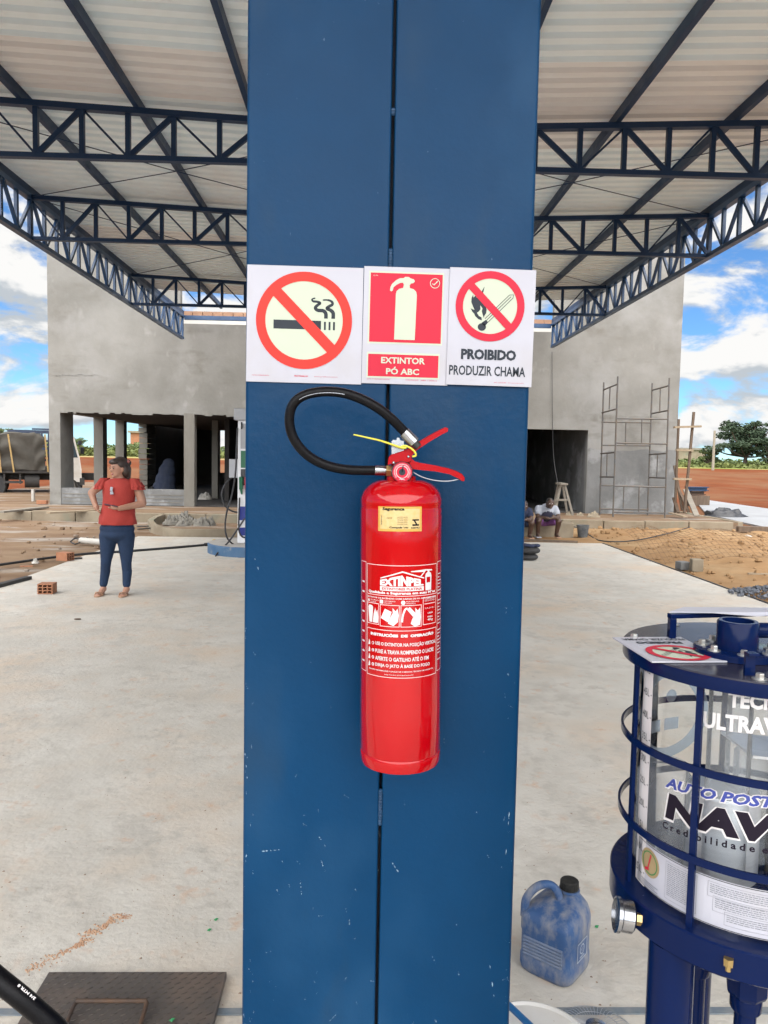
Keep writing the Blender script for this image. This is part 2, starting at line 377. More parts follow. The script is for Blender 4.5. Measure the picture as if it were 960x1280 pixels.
class MB:
    def __init__(self):
        self.v, self.f = [], []

    def add(self, vs_, fs):
        n = len(self.v)
        self.v += [Vector(a) for a in vs_]
        self.f += [tuple(i + n for i in q) for q in fs]
        return self

    def box(self, x0, x1, y0, y1, z0, z1):
        return self.add([(x0, y0, z0), (x1, y0, z0), (x1, y1, z0), (x0, y1, z0), (x0, y0, z1), (x1, y0, z1), (x1, y1, z1), (x0, y1, z1)],
                        [(0, 3, 2, 1), (4, 5, 6, 7), (0, 1, 5, 4), (1, 2, 6, 5), (2, 3, 7, 6), (3, 0, 4, 7)])

    def obox(self, c, s, rot=None):
        q = MB().box(-s[0] / 2, s[0] / 2, -s[1] / 2, s[1] / 2, -s[2] / 2, s[2] / 2)
        r_ = rot if rot is not None else Matrix.Identity(3)
        return self.add([r_ @ a + Vector(c) for a in q.v], q.f)

    def bar(self, p0, p1, wd, ht, upv=(0, 0, 1)):
        p0, p1 = Vector(p0), Vector(p1)
        d = (p1 - p0).normalized()
        u = Vector(upv)
        s = d.cross(u)
        if s.length < 1e-4:
            s = d.cross(Vector((1, 0, 0)))
        s.normalize()
        u = s.cross(d)
        a, b = s * wd / 2, u * ht / 2
        vs_ = [p0 - a - b, p0 + a - b, p0 + a + b, p0 - a + b, p1 - a - b, p1 + a - b, p1 + a + b, p1 - a + b]
        return self.add(vs_, [(3, 2, 1, 0), (4, 5, 6, 7), (0, 1, 5, 4), (1, 2, 6, 5), (2, 3, 7, 6), (3, 0, 4, 7)])

    def tube(self, pts, r, n=10, cap=True, closed=False):
        pts = [Vector(p) for p in pts]
        k = len(pts)
        rs = r if isinstance(r, (list, tuple)) else [r] * k
        t0 = (pts[1] - pts[0]).normalized()
        ref = Vector((0, 0, 1)) if abs(t0.z) < 0.9 else Vector((1, 0, 0))
        nrm = t0.cross(ref).normalized()
        vs_, fs = [], []
        for i, p in enumerate(pts):
            if closed:
                t = pts[(i + 1) % k] - pts[i - 1]
            else:
                t = (pts[min(i + 1, k - 1)] - pts[max(i - 1, 0)])
            t.normalize()
            nrm = (nrm - t * nrm.dot(t))
            nrm.normalize()
            b = t.cross(nrm)
            for j in range(n):
                a = 2 * math.pi * j / n
                vs_.append(p + (nrm * math.cos(a) + b * math.sin(a)) * rs[i])
        for i in range(k if closed else k - 1):
            i2 = (i + 1) % k
            for j in range(n):
                fs.append((i * n + j, i * n + (j + 1) % n, i2 * n + (j + 1) % n, i2 * n + j))
        if cap and not closed:
            fs.append(tuple(reversed(range(n))))
            fs.append(tuple(range((k - 1) * n, k * n)))
        return self.add(vs_, fs)

    def lathe(self, prof, n=24, c=(0, 0, 0), rot=None, caps=True):
        r_ = rot if rot is not None else Matrix.Identity(3)
        c = Vector(c)
        vs_, fs = [], []
        for (rr, z) in prof:
            for j in range(n):
                a = 2 * math.pi * j / n
                vs_.append(r_ @ Vector((rr * math.cos(a), rr * math.sin(a), z)) + c)
        for i in range(len(prof) - 1):
            for j in range(n):
                fs.append((i * n + j, i * n + (j + 1) % n, (i + 1) * n + (j + 1) % n, (i + 1) * n + j))
        if caps:
            if prof[0][0] > 1e-5:
                fs.append(tuple(reversed(range(n))))
            if prof[-1][0] > 1e-5:
                fs.append(tuple(range((len(prof) - 1) * n, len(prof) * n)))
        return self.add(vs_, fs)

    def loft(self, rings, cap=True):
        n = len(rings[0])
        vs_ = [p for r_ in rings for p in r_]
        fs = []
        for i in range(len(rings) - 1):
            for j in range(n):
                fs.append((i * n + j, i * n + (j + 1) % n, (i + 1) * n + (j + 1) % n, (i + 1) * n + j))
        if cap:
            fs.append(tuple(reversed(range(n))))
            fs.append(tuple(range((len(rings) - 1) * n, len(rings) * n)))
        return self.add(vs_, fs)

    def ball(self, c, rad, rot=None, nu=12, nv=8):
        r_ = rot if rot is not None else Matrix.Identity(3)
        c = Vector(c)
        if not isinstance(rad, (tuple, list)):
            rad = (rad,) * 3
        vs_ = [r_ @ Vector((0, 0, -rad[2])) + c]
        fs = []
        for i in range(1, nv):
            t = math.pi * i / nv - math.pi / 2
            for j in range(nu):
                a = 2 * math.pi * j / nu
                vs_.append(r_ @ Vector((rad[0] * math.cos(t) * math.cos(a), rad[1] * math.cos(t) * math.sin(a), rad[2] * math.sin(t))) + c)
        vs_.append(r_ @ Vector((0, 0, rad[2])) + c)
        L = len(vs_) - 1
        for j in range(nu):
            fs.append((0, 1 + (j + 1) % nu, 1 + j))
            fs.append((L, L - nu + j, L - nu + (j + 1) % nu))
        for i in range(nv - 2):
            for j in range(nu):
                a, b = 1 + i * nu, 1 + (i + 1) * nu
                fs.append((a + j, a + (j + 1) % nu, b + (j + 1) % nu, b + j))
        return self.add(vs_, fs)

    def limb(self, p0, r_0, p1, r_1, n=10):
        """a tapered capsule"""
        p0, p1 = Vector(p0), Vector(p1)
        self.tube([p0, p0.lerp(p1, 0.5), p1], [r_0, (r_0 + r_1) / 2, r_1], n)
        self.ball(p0, r_0, nu=n, nv=6)
        return self.ball(p1, r_1, nu=n, nv=6)

    def prism(self, poly, p_of, depth):
        """extrude a 2-D outline: p_of(x, y, d) gives the point"""
        n = len(poly)
        tri = tessellate_polygon([[Vector((a, b, 0)) for a, b in poly]])
        vs_ = [p_of(a, b, 0) for a, b in poly] + [p_of(a, b, depth) for a, b in poly]
        fs = [tuple(t) for t in tri] + [tuple(n + i for i in reversed(t)) for t in tri]
        fs += [(i, (i + 1) % n, n + (i + 1) % n, n + i) for i in range(n)]
        return self.add(vs_, fs)

    def build(self, name, m, parent=None, smooth=0, origin=None):
        if parent is not None:
            wi = WM[parent.name].inverted()
        else:
            o = Vector(origin) if origin is not None else Vector((0, 0, 0))
            wi = Matrix.Translation(-o)
        me = bpy.data.meshes.new(name)
        me.from_pydata([wi @ a for a in self.v], [], self.f)
        me.materials.append(M[m] if isinstance(m, str) else m)
        me.validate()
        ob = bpy.data.objects.new(name, me)
        col.objects.link(ob)
        if smooth:
            me.polygons.foreach_set('use_smooth', [True] * len(me.polygons))
            if smooth < 180:
                me.set_sharp_from_angle(angle=R(smooth))
        if parent is not None:
            ob.parent = parent
            WM[ob.name] = WM[parent.name]
        else:
            ob.location = o
            WM[ob.name] = Matrix.Translation(o)
        return ob


def tag(o, label, cat, group=None, kind=None):
    if label:
        o['label'] = label
    if cat:
        o['category'] = cat
    if group:
        o['group'] = group
    if kind:
        o['kind'] = kind
    return o


def thing(name, loc, label, cat, group=None, rot=None):
    o = bpy.data.objects.new(name, None)
    col.objects.link(o)
    o.empty_display_size = 0.1
    mw = Matrix.Translation(Vector(loc))
    if rot is not None:
        mw = mw @ rot.to_matrix().to_4x4()
        o.rotation_euler = rot
    o.location = loc
    WM[o.name] = mw
    return tag(o, label, cat, group)


def struct(o):
    o['kind'] = 'structure'
    return o


def bevel(o, wd=0.004, seg=2):
    b = o.modifiers.new('bevel', 'BEVEL')
    b.width = wd
    b.segments = seg
    b.limit_method = 'ANGLE'
    return o


def remesh(o, vox=0.01, it=4):
    r_ = o.modifiers.new('remesh', 'REMESH')
    r_.mode = 'VOXEL'
    r_.voxel_size = vox
    r_.use_smooth_shade = True
    s = o.modifiers.new('smooth', 'SMOOTH')
    s.factor = 0.5
    s.iterations = it
    return o


def spline(pts, k=8):
    """Catmull-Rom through the points"""
    pts = [Vector(p) for p in pts]
    q = [pts[0] * 2 - pts[1]] + pts + [pts[-1] * 2 - pts[-2]]
    res = []
    for i in range(1, len(q) - 2):
        a, b, c, d = q[i - 1], q[i], q[i + 1], q[i + 2]
        for s in range(k):
            t = s / k
            res.append(0.5 * (2 * b + (c - a) * t + (2 * a - 5 * b + 4 * c - d) * t * t + (3 * b - a - 3 * c + d) * t ** 3))
    res.append(q[-2])
    return res


# ------------------------------------------------------------------ flat print (signs, labels, lettering)


def text_geo(s, bold=0.0, shear=0.0):
    cu = bpy.data.curves.new('lettering', 'FONT')
    cu.body = s
    cu.size = 1.0
    cu.offset = bold
    cu.shear = shear
    cu.resolution_u = 2
    ob = bpy.data.objects.new('lettering', cu)
    col.objects.link(ob)
    dg = bpy.context.evaluated_depsgraph_get()
    me = bpy.data.meshes.new_from_object(ob.evaluated_get(dg))
    vs_ = [(a.co.x, a.co.y) for a in me.vertices]
    fs = [tuple(p.vertices) for p in me.polygons]
    bpy.data.objects.remove(ob)
    bpy.data.curves.remove(cu)
    bpy.data.meshes.remove(me)
    return vs_, fs


class Art:
    def __init__(self):
        self.v, self.f = [], []

    def add(self, vs_, fs):
        n = len(self.v)
        self.v += list(vs_)
        self.f += [tuple(i + n for i in q) for q in fs]
        return self

    def rect(self, x0, y0, x1, y1):
        return self.add([(x0, y0), (x1, y0), (x1, y1), (x0, y1)], [(0, 1, 2, 3)])

    def frame(self, x0, y0, x1, y1, t):
        self.rect(x0, y0, x1, y0 + t)
        self.rect(x0, y1 - t, x1, y1)
        self.rect(x0, y0 + t, x0 + t, y1 - t)
        return self.rect(x1 - t, y0 + t, x1, y1 - t)

    def poly(self, pts):
        tri = tessellate_polygon([[Vector((a, b, 0)) for a, b in pts]])
        return self.add(pts, [tuple(t) for t in tri])

    def disc(self, cx, cy, r, n=40, ry=None):
        ry = ry or r
        return self.add([(cx, cy)] + [(cx + r * math.cos(2 * math.pi * i / n), cy + ry * math.sin(2 * math.pi * i / n)) for i in range(n)],
                        [(0, i + 1, (i + 1) % n + 1) for i in range(n)])

    def ring(self, cx, cy, ra, rb, n=64):
        vs_ = []
        for i in range(n):
            a = 2 * math.pi * i / n
            vs_ += [(cx + ra * math.cos(a), cy + ra * math.sin(a)), (cx + rb * math.cos(a), cy + rb * math.sin(a))]
        return self.add(vs_, [(2 * i, 2 * i + 1, 2 * ((i + 1) % n) + 1, 2 * ((i + 1) % n)) for i in range(n)])

    def line(self, pts, wd):
        pts = [Vector((a, b)) for a, b in pts]
        ws = wd if isinstance(wd, (list, tuple)) else [wd] * len(pts)
        vs_ = []
        for i, p in enumerate(pts):
            t = (pts[min(i + 1, len(pts) - 1)] - pts[max(i - 1, 0)]).normalized()
            nn = Vector((-t.y, t.x)) * ws[i] / 2
            vs_ += [tuple(p + nn), tuple(p - nn)]
        return self.add(vs_, [(2 * i, 2 * i + 1, 2 * i + 3, 2 * i + 2) for i in range(len(pts) - 1)])

    def text(self, s, x, y, wd, ht, bold=0.0, shear=0.0, fn=None):
        """lettering fitted to the box whose lower-left corner is (x, y)"""
        vs_, fs = text_geo(s, bold, shear)
        xs, ys = [a for a, b in vs_], [b for a, b in vs_]
        x0, x1, y0, y1 = min(xs), max(xs), min(ys), max(ys)
        q = [(x + (a - x0) / (x1 - x0) * wd, y + (b - y0) / (y1 - y0) * ht) for a, b in vs_]
        if fn:
            q = [fn(a, b) for a, b in q]
        return self.add(q, fs)

    def build(self, name, m, parent, mapf, layer, cut=None):
        vs_, fs = self.v, self.f
        if cut:
            bm = bmesh.new()
            bv = [bm.verts.new((a, b, 0)) for a, b in vs_]
            for q in fs:
                try:
                    bm.faces.new([bv[i] for i in q])
                except ValueError:
                    pass
            xs = [a for a, b in vs_]
            x = math.ceil(min(xs) / cut) * cut
            while x < max(xs):
                bmesh.ops.bisect_plane(bm, geom=bm.verts[:] + bm.edges[:] + bm.faces[:], plane_co=(x, 0, 0), plane_no=(1, 0, 0))
                x += cut
            bm.verts.index_update()
            vs_ = [(a.co.x, a.co.y) for a in bm.verts]
            fs = [tuple(a.index for a in q.verts) for q in bm.faces]
            bm.free()
        mb = MB()
        mb.add([mapf(a, b, layer) for a, b in vs_], fs)
        return mb.build(name, m, parent)


def leaf_cloud(mb, blobs, n, size, rg):
    """many small leaf faces spread through the volume of the blobs (centre, radii)"""
    wts = [b[1][0] * b[1][1] * b[1][2] for b in blobs]
    tot = sum(wts)
    for (c, rad), wt in zip(blobs, wts):
        for _ in range(max(3, int(n * wt / tot))):
            d = Vector((rg.gauss(0, 1), rg.gauss(0, 1), rg.gauss(0, 1))).normalized() * (rg.random() ** 0.38)
            p = Vector(c) + Vector((d.x * rad[0], d.y * rad[1], d.z * rad[2]))
            a = Vector((rg.uniform(-1, 1), rg.uniform(-1, 1), rg.uniform(-0.6, 0.6))).normalized()
            b = a.cross(Vector((rg.uniform(-1, 1), rg.uniform(-1, 1), rg.uniform(-1, 1)))).normalized()
            s = size * rg.uniform(0.6, 1.5)
            mb.add([p - a * s, p + b * s * 0.5, p + a * s, p - b * s * 0.5], [(0, 1, 2, 3)])
    return mb

# ================================================================== THE GROUND
AX0, AX1, AY1 = -4.30, 4.72, 15.0       # the concrete apron under the canopy


def terrain(x, y):
    t = min(max((y - 34) / 42, 0), 1)
    z = 1.15 * t * t * (3 - 2 * t) + 0.5 * min(max((y - 80) / 200, 0), 1)
    return z + (0.10 * noise.noise(Vector((x * 0.06, y * 0.06, 0))) if y > 33 else 0)


def sheet(name, m, xs, ys, zf):
    mb = MB()
    vs_ = [(x, y, zf(x, y)) for y in ys for x in xs]
    n = len(xs)
    fs = [(j * n + i, j * n + i + 1, (j + 1) * n + i + 1, (j + 1) * n + i) for j in range(len(ys) - 1) for i in range(n - 1)]
    mb.add(vs_, fs)
    return struct(mb.build(name, m, smooth=180))


def steps(a, b, n):
    return [a + (b - a) * i / n for i in range(n + 1)]


sheet('ground', 'ground', steps(-600, -60, 9) + steps(-50, 60, 44) + steps(80, 600, 8), steps(-60, 30, 18) + steps(32, 100, 34) + steps(120, 900, 12),
      lambda x, y: terrain(x, y) - 0.10)
gy = steps(72, 100, 14) + steps(110, 700, 8)
sheet('grass_field', 'grass', steps(-400, -60, 6) + steps(-55, 60, 46) + steps(70, 400, 6), gy,
      lambda x, y: terrain(x, y) - 0.10 + (0.06 if y > 72.5 else -0.02) + 0.03 * noise.noise(Vector((x, y, 0))))


def sandz(x, y):
    e = min(1.0, max(0.0, (x - AX1) / 1.2))
    far = min(1.0, max(0.0, (18.4 - y) / 0.5))
    return -0.035 + e * far * (0.07 + 0.09 * noise.fractal(Vector((x * 0.55, y * 0.55, 1.3)), 0.9, 2.0, 5) + 0.05 * noise.noise(Vector((x * 2.6, y * 2.6, 0))) + 0.02 * noise.noise(Vector((x * 7, y * 7, 0))))


sheet('sand', 'sand', steps(AX1 + 0.012, 12, 110) + [16, 22], steps(5, 18.64, 200), sandz)
sheet('sand_bank', 'sand', steps(-1.5, AX1, 26), steps(15.015, 18.64, 22),
      lambda x, y: -0.03 + min(1, (y - 15.015) / 0.5) * (0.03 + 0.05 * noise.fractal(Vector((x * 0.7, y * 0.7, 4)), 0.9, 2.0, 4)))
sheet('muddy_yard', 'mud', [-60, -40, -25] + steps(-18, AX0 - 0.012, 90), steps(2, 18.66, 110),
      lambda x, y: -0.045 + min(1, (AX0 - x) / 0.6) * (0.035 * noise.fractal(Vector((x * 0.6, y * 1.1, 2)), 0.9, 2.0, 5)))
sheet('muddy_strip', 'mud', steps(AX0 - 0.011, -1.5, 20), steps(15.015, 18.66, 26),
      lambda x, y: -0.03 + min(1, (y - 15.015) / 0.5) * 0.03 * noise.fractal(Vector((x * 0.7, y * 1.2, 7)), 0.9, 2.0, 5))

ap = MB().box(AX0, AX1, -7, AY1, -0.16, 0.0).build('apron_pavement', 'apron')
struct(bevel(ap, 0.012, 2))
# thin dark strip along the right edge of the slab
struct(MB().box(AX1 + 0.001, AX1 + 0.012, -3, AY1, -0.16, 0.012).build('slab_edge_strip', 'blackplastic'))
# blue-grey painted drainage line across the slab
ly = G(700, 1265).y
struct(MB().box(-3.4, 3.4, ly - 0.013, ly + 0.013, 0.001, 0.005).build('painted_line', 'line'))
# pale concrete road beyond the building on the right
rp = [G(866, 621), G(960, 634), Vector((40, 30, 0)), Vector((40, 19.5, 0)), G(960, 657), G(884, 641)]
mb = MB().add([(p.x, p.y, -0.05) for p in rp] + [(p.x, p.y, -0.12) for p in rp], [tuple(range(6))] + [(i, i + 6, (i + 1) % 6 + 6, (i + 1) % 6) for i in range(6)])
struct(mb.build('road', 'road'))

# ------------------------------------------------------------------ plinth of the building, edged with kerb stones
PZ = 0.17
PX0, PX1, PY0, PY1 = -13.0, 9.25, 18.75, 37.0
plinth = struct(MB().box(PX0, PX1, PY0 + 0.002, PY1, -0.15, PZ - 0.02).build('plinth_pavement', 'mud'))
x = PX0
i = 0
while x < PX1 - 0.2:
    L = min(1.0 + 0.12 * rnd.random(), PX1 - x)
    k = MB().box(x + 0.008, x + L - 0.008, PY0 - 0.13 + rnd.uniform(-.012, .012), PY0, -0.15, PZ + rnd.uniform(-.012, .012)).build('kerb_stone', 'kerb', plinth)
    bevel(k, 0.015, 2)
    x += L
y = PY0
while y < 23:
    k = MB().box(PX1 + 0.002, PX1 + 0.13, y + 0.008, y + 0.99, -0.15, PZ + rnd.uniform(-.01, .01)).build('kerb_stone', 'kerb', plinth)
    bevel(k, 0.015, 2)
    y += 1.0

# ================================================================== THE UNFINISHED BUILDING
BY = 21.3                                # its front face
BT = 0.22


def bx(px, py=600, Y=BY):
    return P(px, py, Y).x


def bz(px, py, Y=BY):
    return P(px, py, Y).z


BX0, BX1, BH = bx(62), bx(844), 8.35
zl = bz(150, 516)                        # underside of the left lintel
zr_ = bz(700, 537)                       # underside of the right lintel
zs = bz(150, 611)                        # top of the low sill wall
o1a, o1b, o2a, o2b = bx(76), bx(230), bx(243), bx(356)
d1a, d1b = bx(598), bx(733)
NX0, NX1, NZ = -4.95, 5.15, 5.08         # the notch where the canopy meets the wall
bld = thing('unfinished_building', ((BX0 + BX1) / 2, 26, PZ - 0.02), 'large unfinished grey cement-rendered building behind the canopy', 'building')
B0 = PZ - 0.02


def jag(mb, x0, x1, z, y0, y1, amp, seed, step=0.13):
    """a rough hanging edge of render under a lintel"""
    rg = random.Random(seed)
    x_ = x0
    while x_ < x1:
        L = rg.uniform(0.5, 1.5) * step
        mb.box(x_, min(x_ + L, x1), y0, y1, z - rg.random() * amp, z + 0.01)
        x_ += L


wl = MB()
wl.box(BX0, o1a, BY, BY + 0.95, B0, zl)                     # left corner pier, a deep return
wl.box(BX0, NX0, BY, BY + BT, zl, BH)                       # above the left openings, up to the parapet
wl.box(NX0, NX1, BY, BY + BT, zl, NZ)
wl.box(NX1, BX1, BY, BY + BT, zl, BH)
jag(wl, o1a, o1b, zl, BY + 0.003, BY + 0.08, 0.05, 3)
jag(wl, o2a, o2b, zl, BY + 0.003, BY + 0.08, 0.05, 4)
wl.build('front_wall', 'plaster', bld)
lw = MB()
lw.box(o2b, d1a, BY, BY + BT, B0, zl)
lw.box(d1a, d1b, BY, BY + BT, zr_, zl)
lw.box(d1b, BX1, BY, BY + BT, B0, zl)
lw.build('lower_front_wall', 'plaster', bld)
# patchy ground-floor render, 5 mm proud with a ragged top edge, on the right
pts = [(d1b + 0.012, B0), (BX1 - 0.01, B0)]
rg = random.Random(12)
tz = bz(790, 562)
xx = BX1 - 0.01
while xx > d1b + 0.012:
    pts.append((xx, tz + rg.uniform(-0.05, 0.05)))
    xx -= rg.uniform(0.1, 0.3)
pts.append((d1b + 0.012, tz))
MB().prism(pts, lambda a, b, d: (a, BY - 0.012 + d, b), 0.011).build('render_coat', 'plaster_low', bld)
# raised edges of thicker coats higher up
for (pa, pb, yy, sd) in ((66, 122, 469, 1),):
    rg = random.Random(sd)
    Y = BY
    top = [(pa + (pb - pa) * i / 14, yy + rg.uniform(-1.2, 1.2)) for i in range(15)]
    pp = [P(a, b, BY) for a, b in top]
    m_ = MB()
    for a, b in zip(pp, pp[1:]):
        m_.bar((a.x, BY - 0.001, a.z), (b.x + 0.02, BY - 0.001, b.z), 0.008, 0.02 + 0.02 * rg.random())
    m_.build('render_ridge', 'plaster', bld)
# columns and sill wall
cy = MB().box(o1b, o2a, BY - 0.006, BY + 0.3, B0, zl + 0.02).build('column', 'column', bld)
sw = MB().box(o1a, o1b, BY + 0.02, BY + 0.2, B0, zs)
sw.build('sill_wall', 'plaster_low', bld)
for k in range(3):
    MB().bar((o1a + 0.05, BY + 0.017, B0 + 0.1 + k * 0.1), (o1b - 0.05, BY + 0.017, B0 + 0.105 + k * 0.1), 0.012, 0.02).build('board_mark', 'column', bld)
# left side: beam and columns seen through the front opening
SX0, SX1 = BX0, o1a
MB().box(SX0, SX1 - 0.003, BY + 0.95, 31.0, zl + 0.003, BH).build('side_wall', 'plaster', bld)
for (ya, yb) in ((24.75, 25.15), (26.9, 27.25)):
    MB().box(SX0 + 0.01, SX1, ya, yb, B0, zl).build('column', 'column', bld)
c_ = MB()
rg = random.Random(5)
z = B0
while z < zl - 0.02:                     # the toothed brick end of the wall
    c_.box(SX0 + 0.01, SX1 + 0.01, 29.75 - (0.1 if rg.random() < .5 else 0.0), 31.0, z + 0.01, min(z + 0.19, zl))
    z += 0.2
c_.build('toothed_wall_end', 'column', bld)
# back wall with one window, floor, ceiling slab, room partitions
wa, wb = P(274.5, 560, 36.0).x, P(294, 560, 36.0).x
wz0, wz1 = P(283, 591, 36.0).z, P(283, 534, 36.0).z
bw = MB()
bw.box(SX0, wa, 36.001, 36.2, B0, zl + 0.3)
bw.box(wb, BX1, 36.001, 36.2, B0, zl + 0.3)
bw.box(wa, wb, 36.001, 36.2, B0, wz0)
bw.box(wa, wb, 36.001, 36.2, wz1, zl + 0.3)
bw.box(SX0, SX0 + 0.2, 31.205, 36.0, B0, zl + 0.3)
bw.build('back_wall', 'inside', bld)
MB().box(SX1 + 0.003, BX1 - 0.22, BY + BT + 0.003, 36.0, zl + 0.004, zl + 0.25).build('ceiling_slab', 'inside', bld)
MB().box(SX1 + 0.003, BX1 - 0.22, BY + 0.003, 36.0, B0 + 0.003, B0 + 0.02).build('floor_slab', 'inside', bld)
MB().box(BX1 - 0.217, BX1 - 0.003, BY + BT + 0.003, 31.0, B0, BH - 0.003).build('side_wall', 'plaster', bld)
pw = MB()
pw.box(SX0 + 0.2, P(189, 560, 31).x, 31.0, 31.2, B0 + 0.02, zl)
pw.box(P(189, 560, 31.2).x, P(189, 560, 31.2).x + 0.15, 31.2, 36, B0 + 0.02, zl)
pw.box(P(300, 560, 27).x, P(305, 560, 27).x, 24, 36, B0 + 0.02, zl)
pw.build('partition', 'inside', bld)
MB().box(P(264.8, 560, 25).x, P(272.2, 560, 25).x, 25.0, 25.25, B0 + 0.02, zl).build('column', 'column', bld)
pw = MB()
pw.box(d1b, d1b + 0.16, BY + BT + 0.002, 29.0, B0 + 0.02, zl)
pw.build('partition', 'plaster_low', bld)
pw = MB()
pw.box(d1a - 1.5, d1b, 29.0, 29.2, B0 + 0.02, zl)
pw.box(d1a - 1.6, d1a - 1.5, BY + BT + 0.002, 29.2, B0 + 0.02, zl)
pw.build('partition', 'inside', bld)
# upper back wall with its brick parapet, seen through the notch
MB().box(BX0 + 0.3, BX1 - 0.3, 30.6, 30.8, zl + 0.3, P(270, 396, 30.6).z).build('upper_back_wall', 'whitewall', bld)
bzt = P(270, 396, 30.6).z
for k in range(46):
    xk = -8.2 + k * 0.39
    MB().box(xk, xk + 0.37, 30.59, 30.79, bzt + 0.004, bzt + 0.19).build('brick', 'brick_pale', bld)

# ================================================================== THE PILLAR
PYF = 1.34
pl, pr = P(305.6, 640, PYF), P(657.2, 640, PYF)
pcx = (pl.x + pr.x) / 2
hw = (pr.x - pl.x) / 2
pillar = thing('steel_pillar', (pcx, PYF + 0.12, 0), 'tall blue painted steel pillar with a vertical seam, front and centre', 'pillar')
gap = 0.0027
for s in (-1, 1):
    prof = []
    rr = 0.007
    # C section with rounded folds, drawn in plan
    ox, ix = s * hw, s * gap
    y0, y1 = PYF, PYF + 0.24
    arc = []
    for k in range(5):
        a = k / 4 * math.pi / 2
        arc.append((ox - s * rr + s * rr * math.sin(a), y0 + rr - rr * math.cos(a)))
    arc2 = [(ox, y1)]
    inn = []
    for k in range(4):
        a = k / 3 * math.pi / 2
        inn.append((ix + s * 0.004 - s * 0.004 * math.sin(a), y0 + 0.004 - 0.004 * math.cos(a)))
    outl = arc + arc2 + [(ix, y1)] + list(reversed(inn))
    mb = MB().prism([(a + pcx, b) for a, b in outl], lambda a, b, d: (a, b, d), 4.62)
    mb.build('channel_half', 'pillar', pillar, smooth=40)
MB().box(pcx - gap, pcx + gap, PYF + 0.03, PYF + 0.035, 0, 4.6).build('seam_shade_strip', 'dark_gap', pillar)  # added dark strip; its colour gives the shade of the hollow behind the seam
for (ya, yb) in ((134, 141), (310, 332), (986, 1030)):
    za, zb = P(490, ya, PYF).z, P(490, yb, PYF).z
    mb = MB()
    zz = zb
    while zz < za:
        mb.ball((pcx, PYF + 0.002, zz), (gap * 1.7, 0.004, 0.004), nu=8, nv=6)
        zz += 0.005
    mb.build('weld_bead', 'weld', pillar, smooth=180)
# paint scraped to the metal near the edges and low down, as in the photograph
rg = random.Random(21)
sc_ = MB()
sc_n = 0
marks = [(425, 990, 437, 998), (398, 1045, 407, 1058), (375, 1098, 377, 1120), (490, 1078, 498, 1090), (327, 1064, 350, 1062), (637, 1010, 632, 1070), (608, 1066, 611, 1072), (626, 1083, 628, 1085),
         (316, 690, 325, 718), (312, 1045, 306, 1080), (637, 770, 645, 778), (400, 1072, 404, 1083), (345, 1110, 349, 1118), (610, 1190, 618, 1250), (420, 1268, 412, 1276),
         (540, 1195, 545, 1205), (303, 1150, 304, 1165), (640, 1105, 644, 1115), (310, 1210, 316, 1218), (463, 1226, 470, 1227), (472, 1033, 475, 1046), (505, 1000, 506, 1006),
         (634, 880, 640, 884), (640, 960, 643, 1010), (306, 940, 309, 975), (361, 1105, 363, 1112), (352, 1076, 356, 1080), (371, 1076, 375, 1080), (378, 1028, 383, 1032)]
for k in range(80):                    # small knocks, more of them low down and along the folds
    yy = 1280 - 560 * rg.random() ** 1.6
    xx = rg.choice((rg.uniform(303, 318), rg.uniform(628, 646), rg.uniform(310, 640), rg.uniform(310, 460)))
    an = rg.gauss(1.57, .6)
    ln = rg.uniform(1.5, 7)
    marks.append((xx, yy, xx + ln * math.cos(an), yy + ln * math.sin(an)))
for (xa, ya, xb, yb) in marks:
    if xb > 641 or xb < 302:
        continue
    a, b = P(xa, ya, PYF), P(xb, yb, PYF)
    n = 5
    for k in range(n):
        if rg.random() < 0.3:
            continue
        p = a.lerp(b, (k + rg.random() * 0.7) / n)
        q = a.lerp(b, min(1, (k + 0.5 + rg.random() * 0.6) / n))
        wv = rg.uniform(0.0004, 0.0014)
        d = (q - p)
        nn = Vector((-d.z, 0, d.x)).normalized() * wv
        off = Vector((0, -0.0004, 0))
        sc_.add([p + off - nn * .2, p.lerp(q, .4) + off + nn, q + off, p.lerp(q, .6) + off - nn * rg.random()], [(0, 1, 2, 3)])
M['scrape'] = mat('scraped_paint', (0.17, 0.27, 0.38), (0.30, 0.39, 0.48), 60, 0.6)
o = sc_.build('paint_scrape', 'scrape', pillar)
o['kind'] = 'stuff'

# ================================================================== THE CANOPY
CX0, CX1 = -4.80, 5.02
CC = 0.1                                # the roof falls to this centre line
CB = 4.63
CEND = 20.9


def topz(x):
    return CB + 0.36 + 0.044 * abs(x - CC)


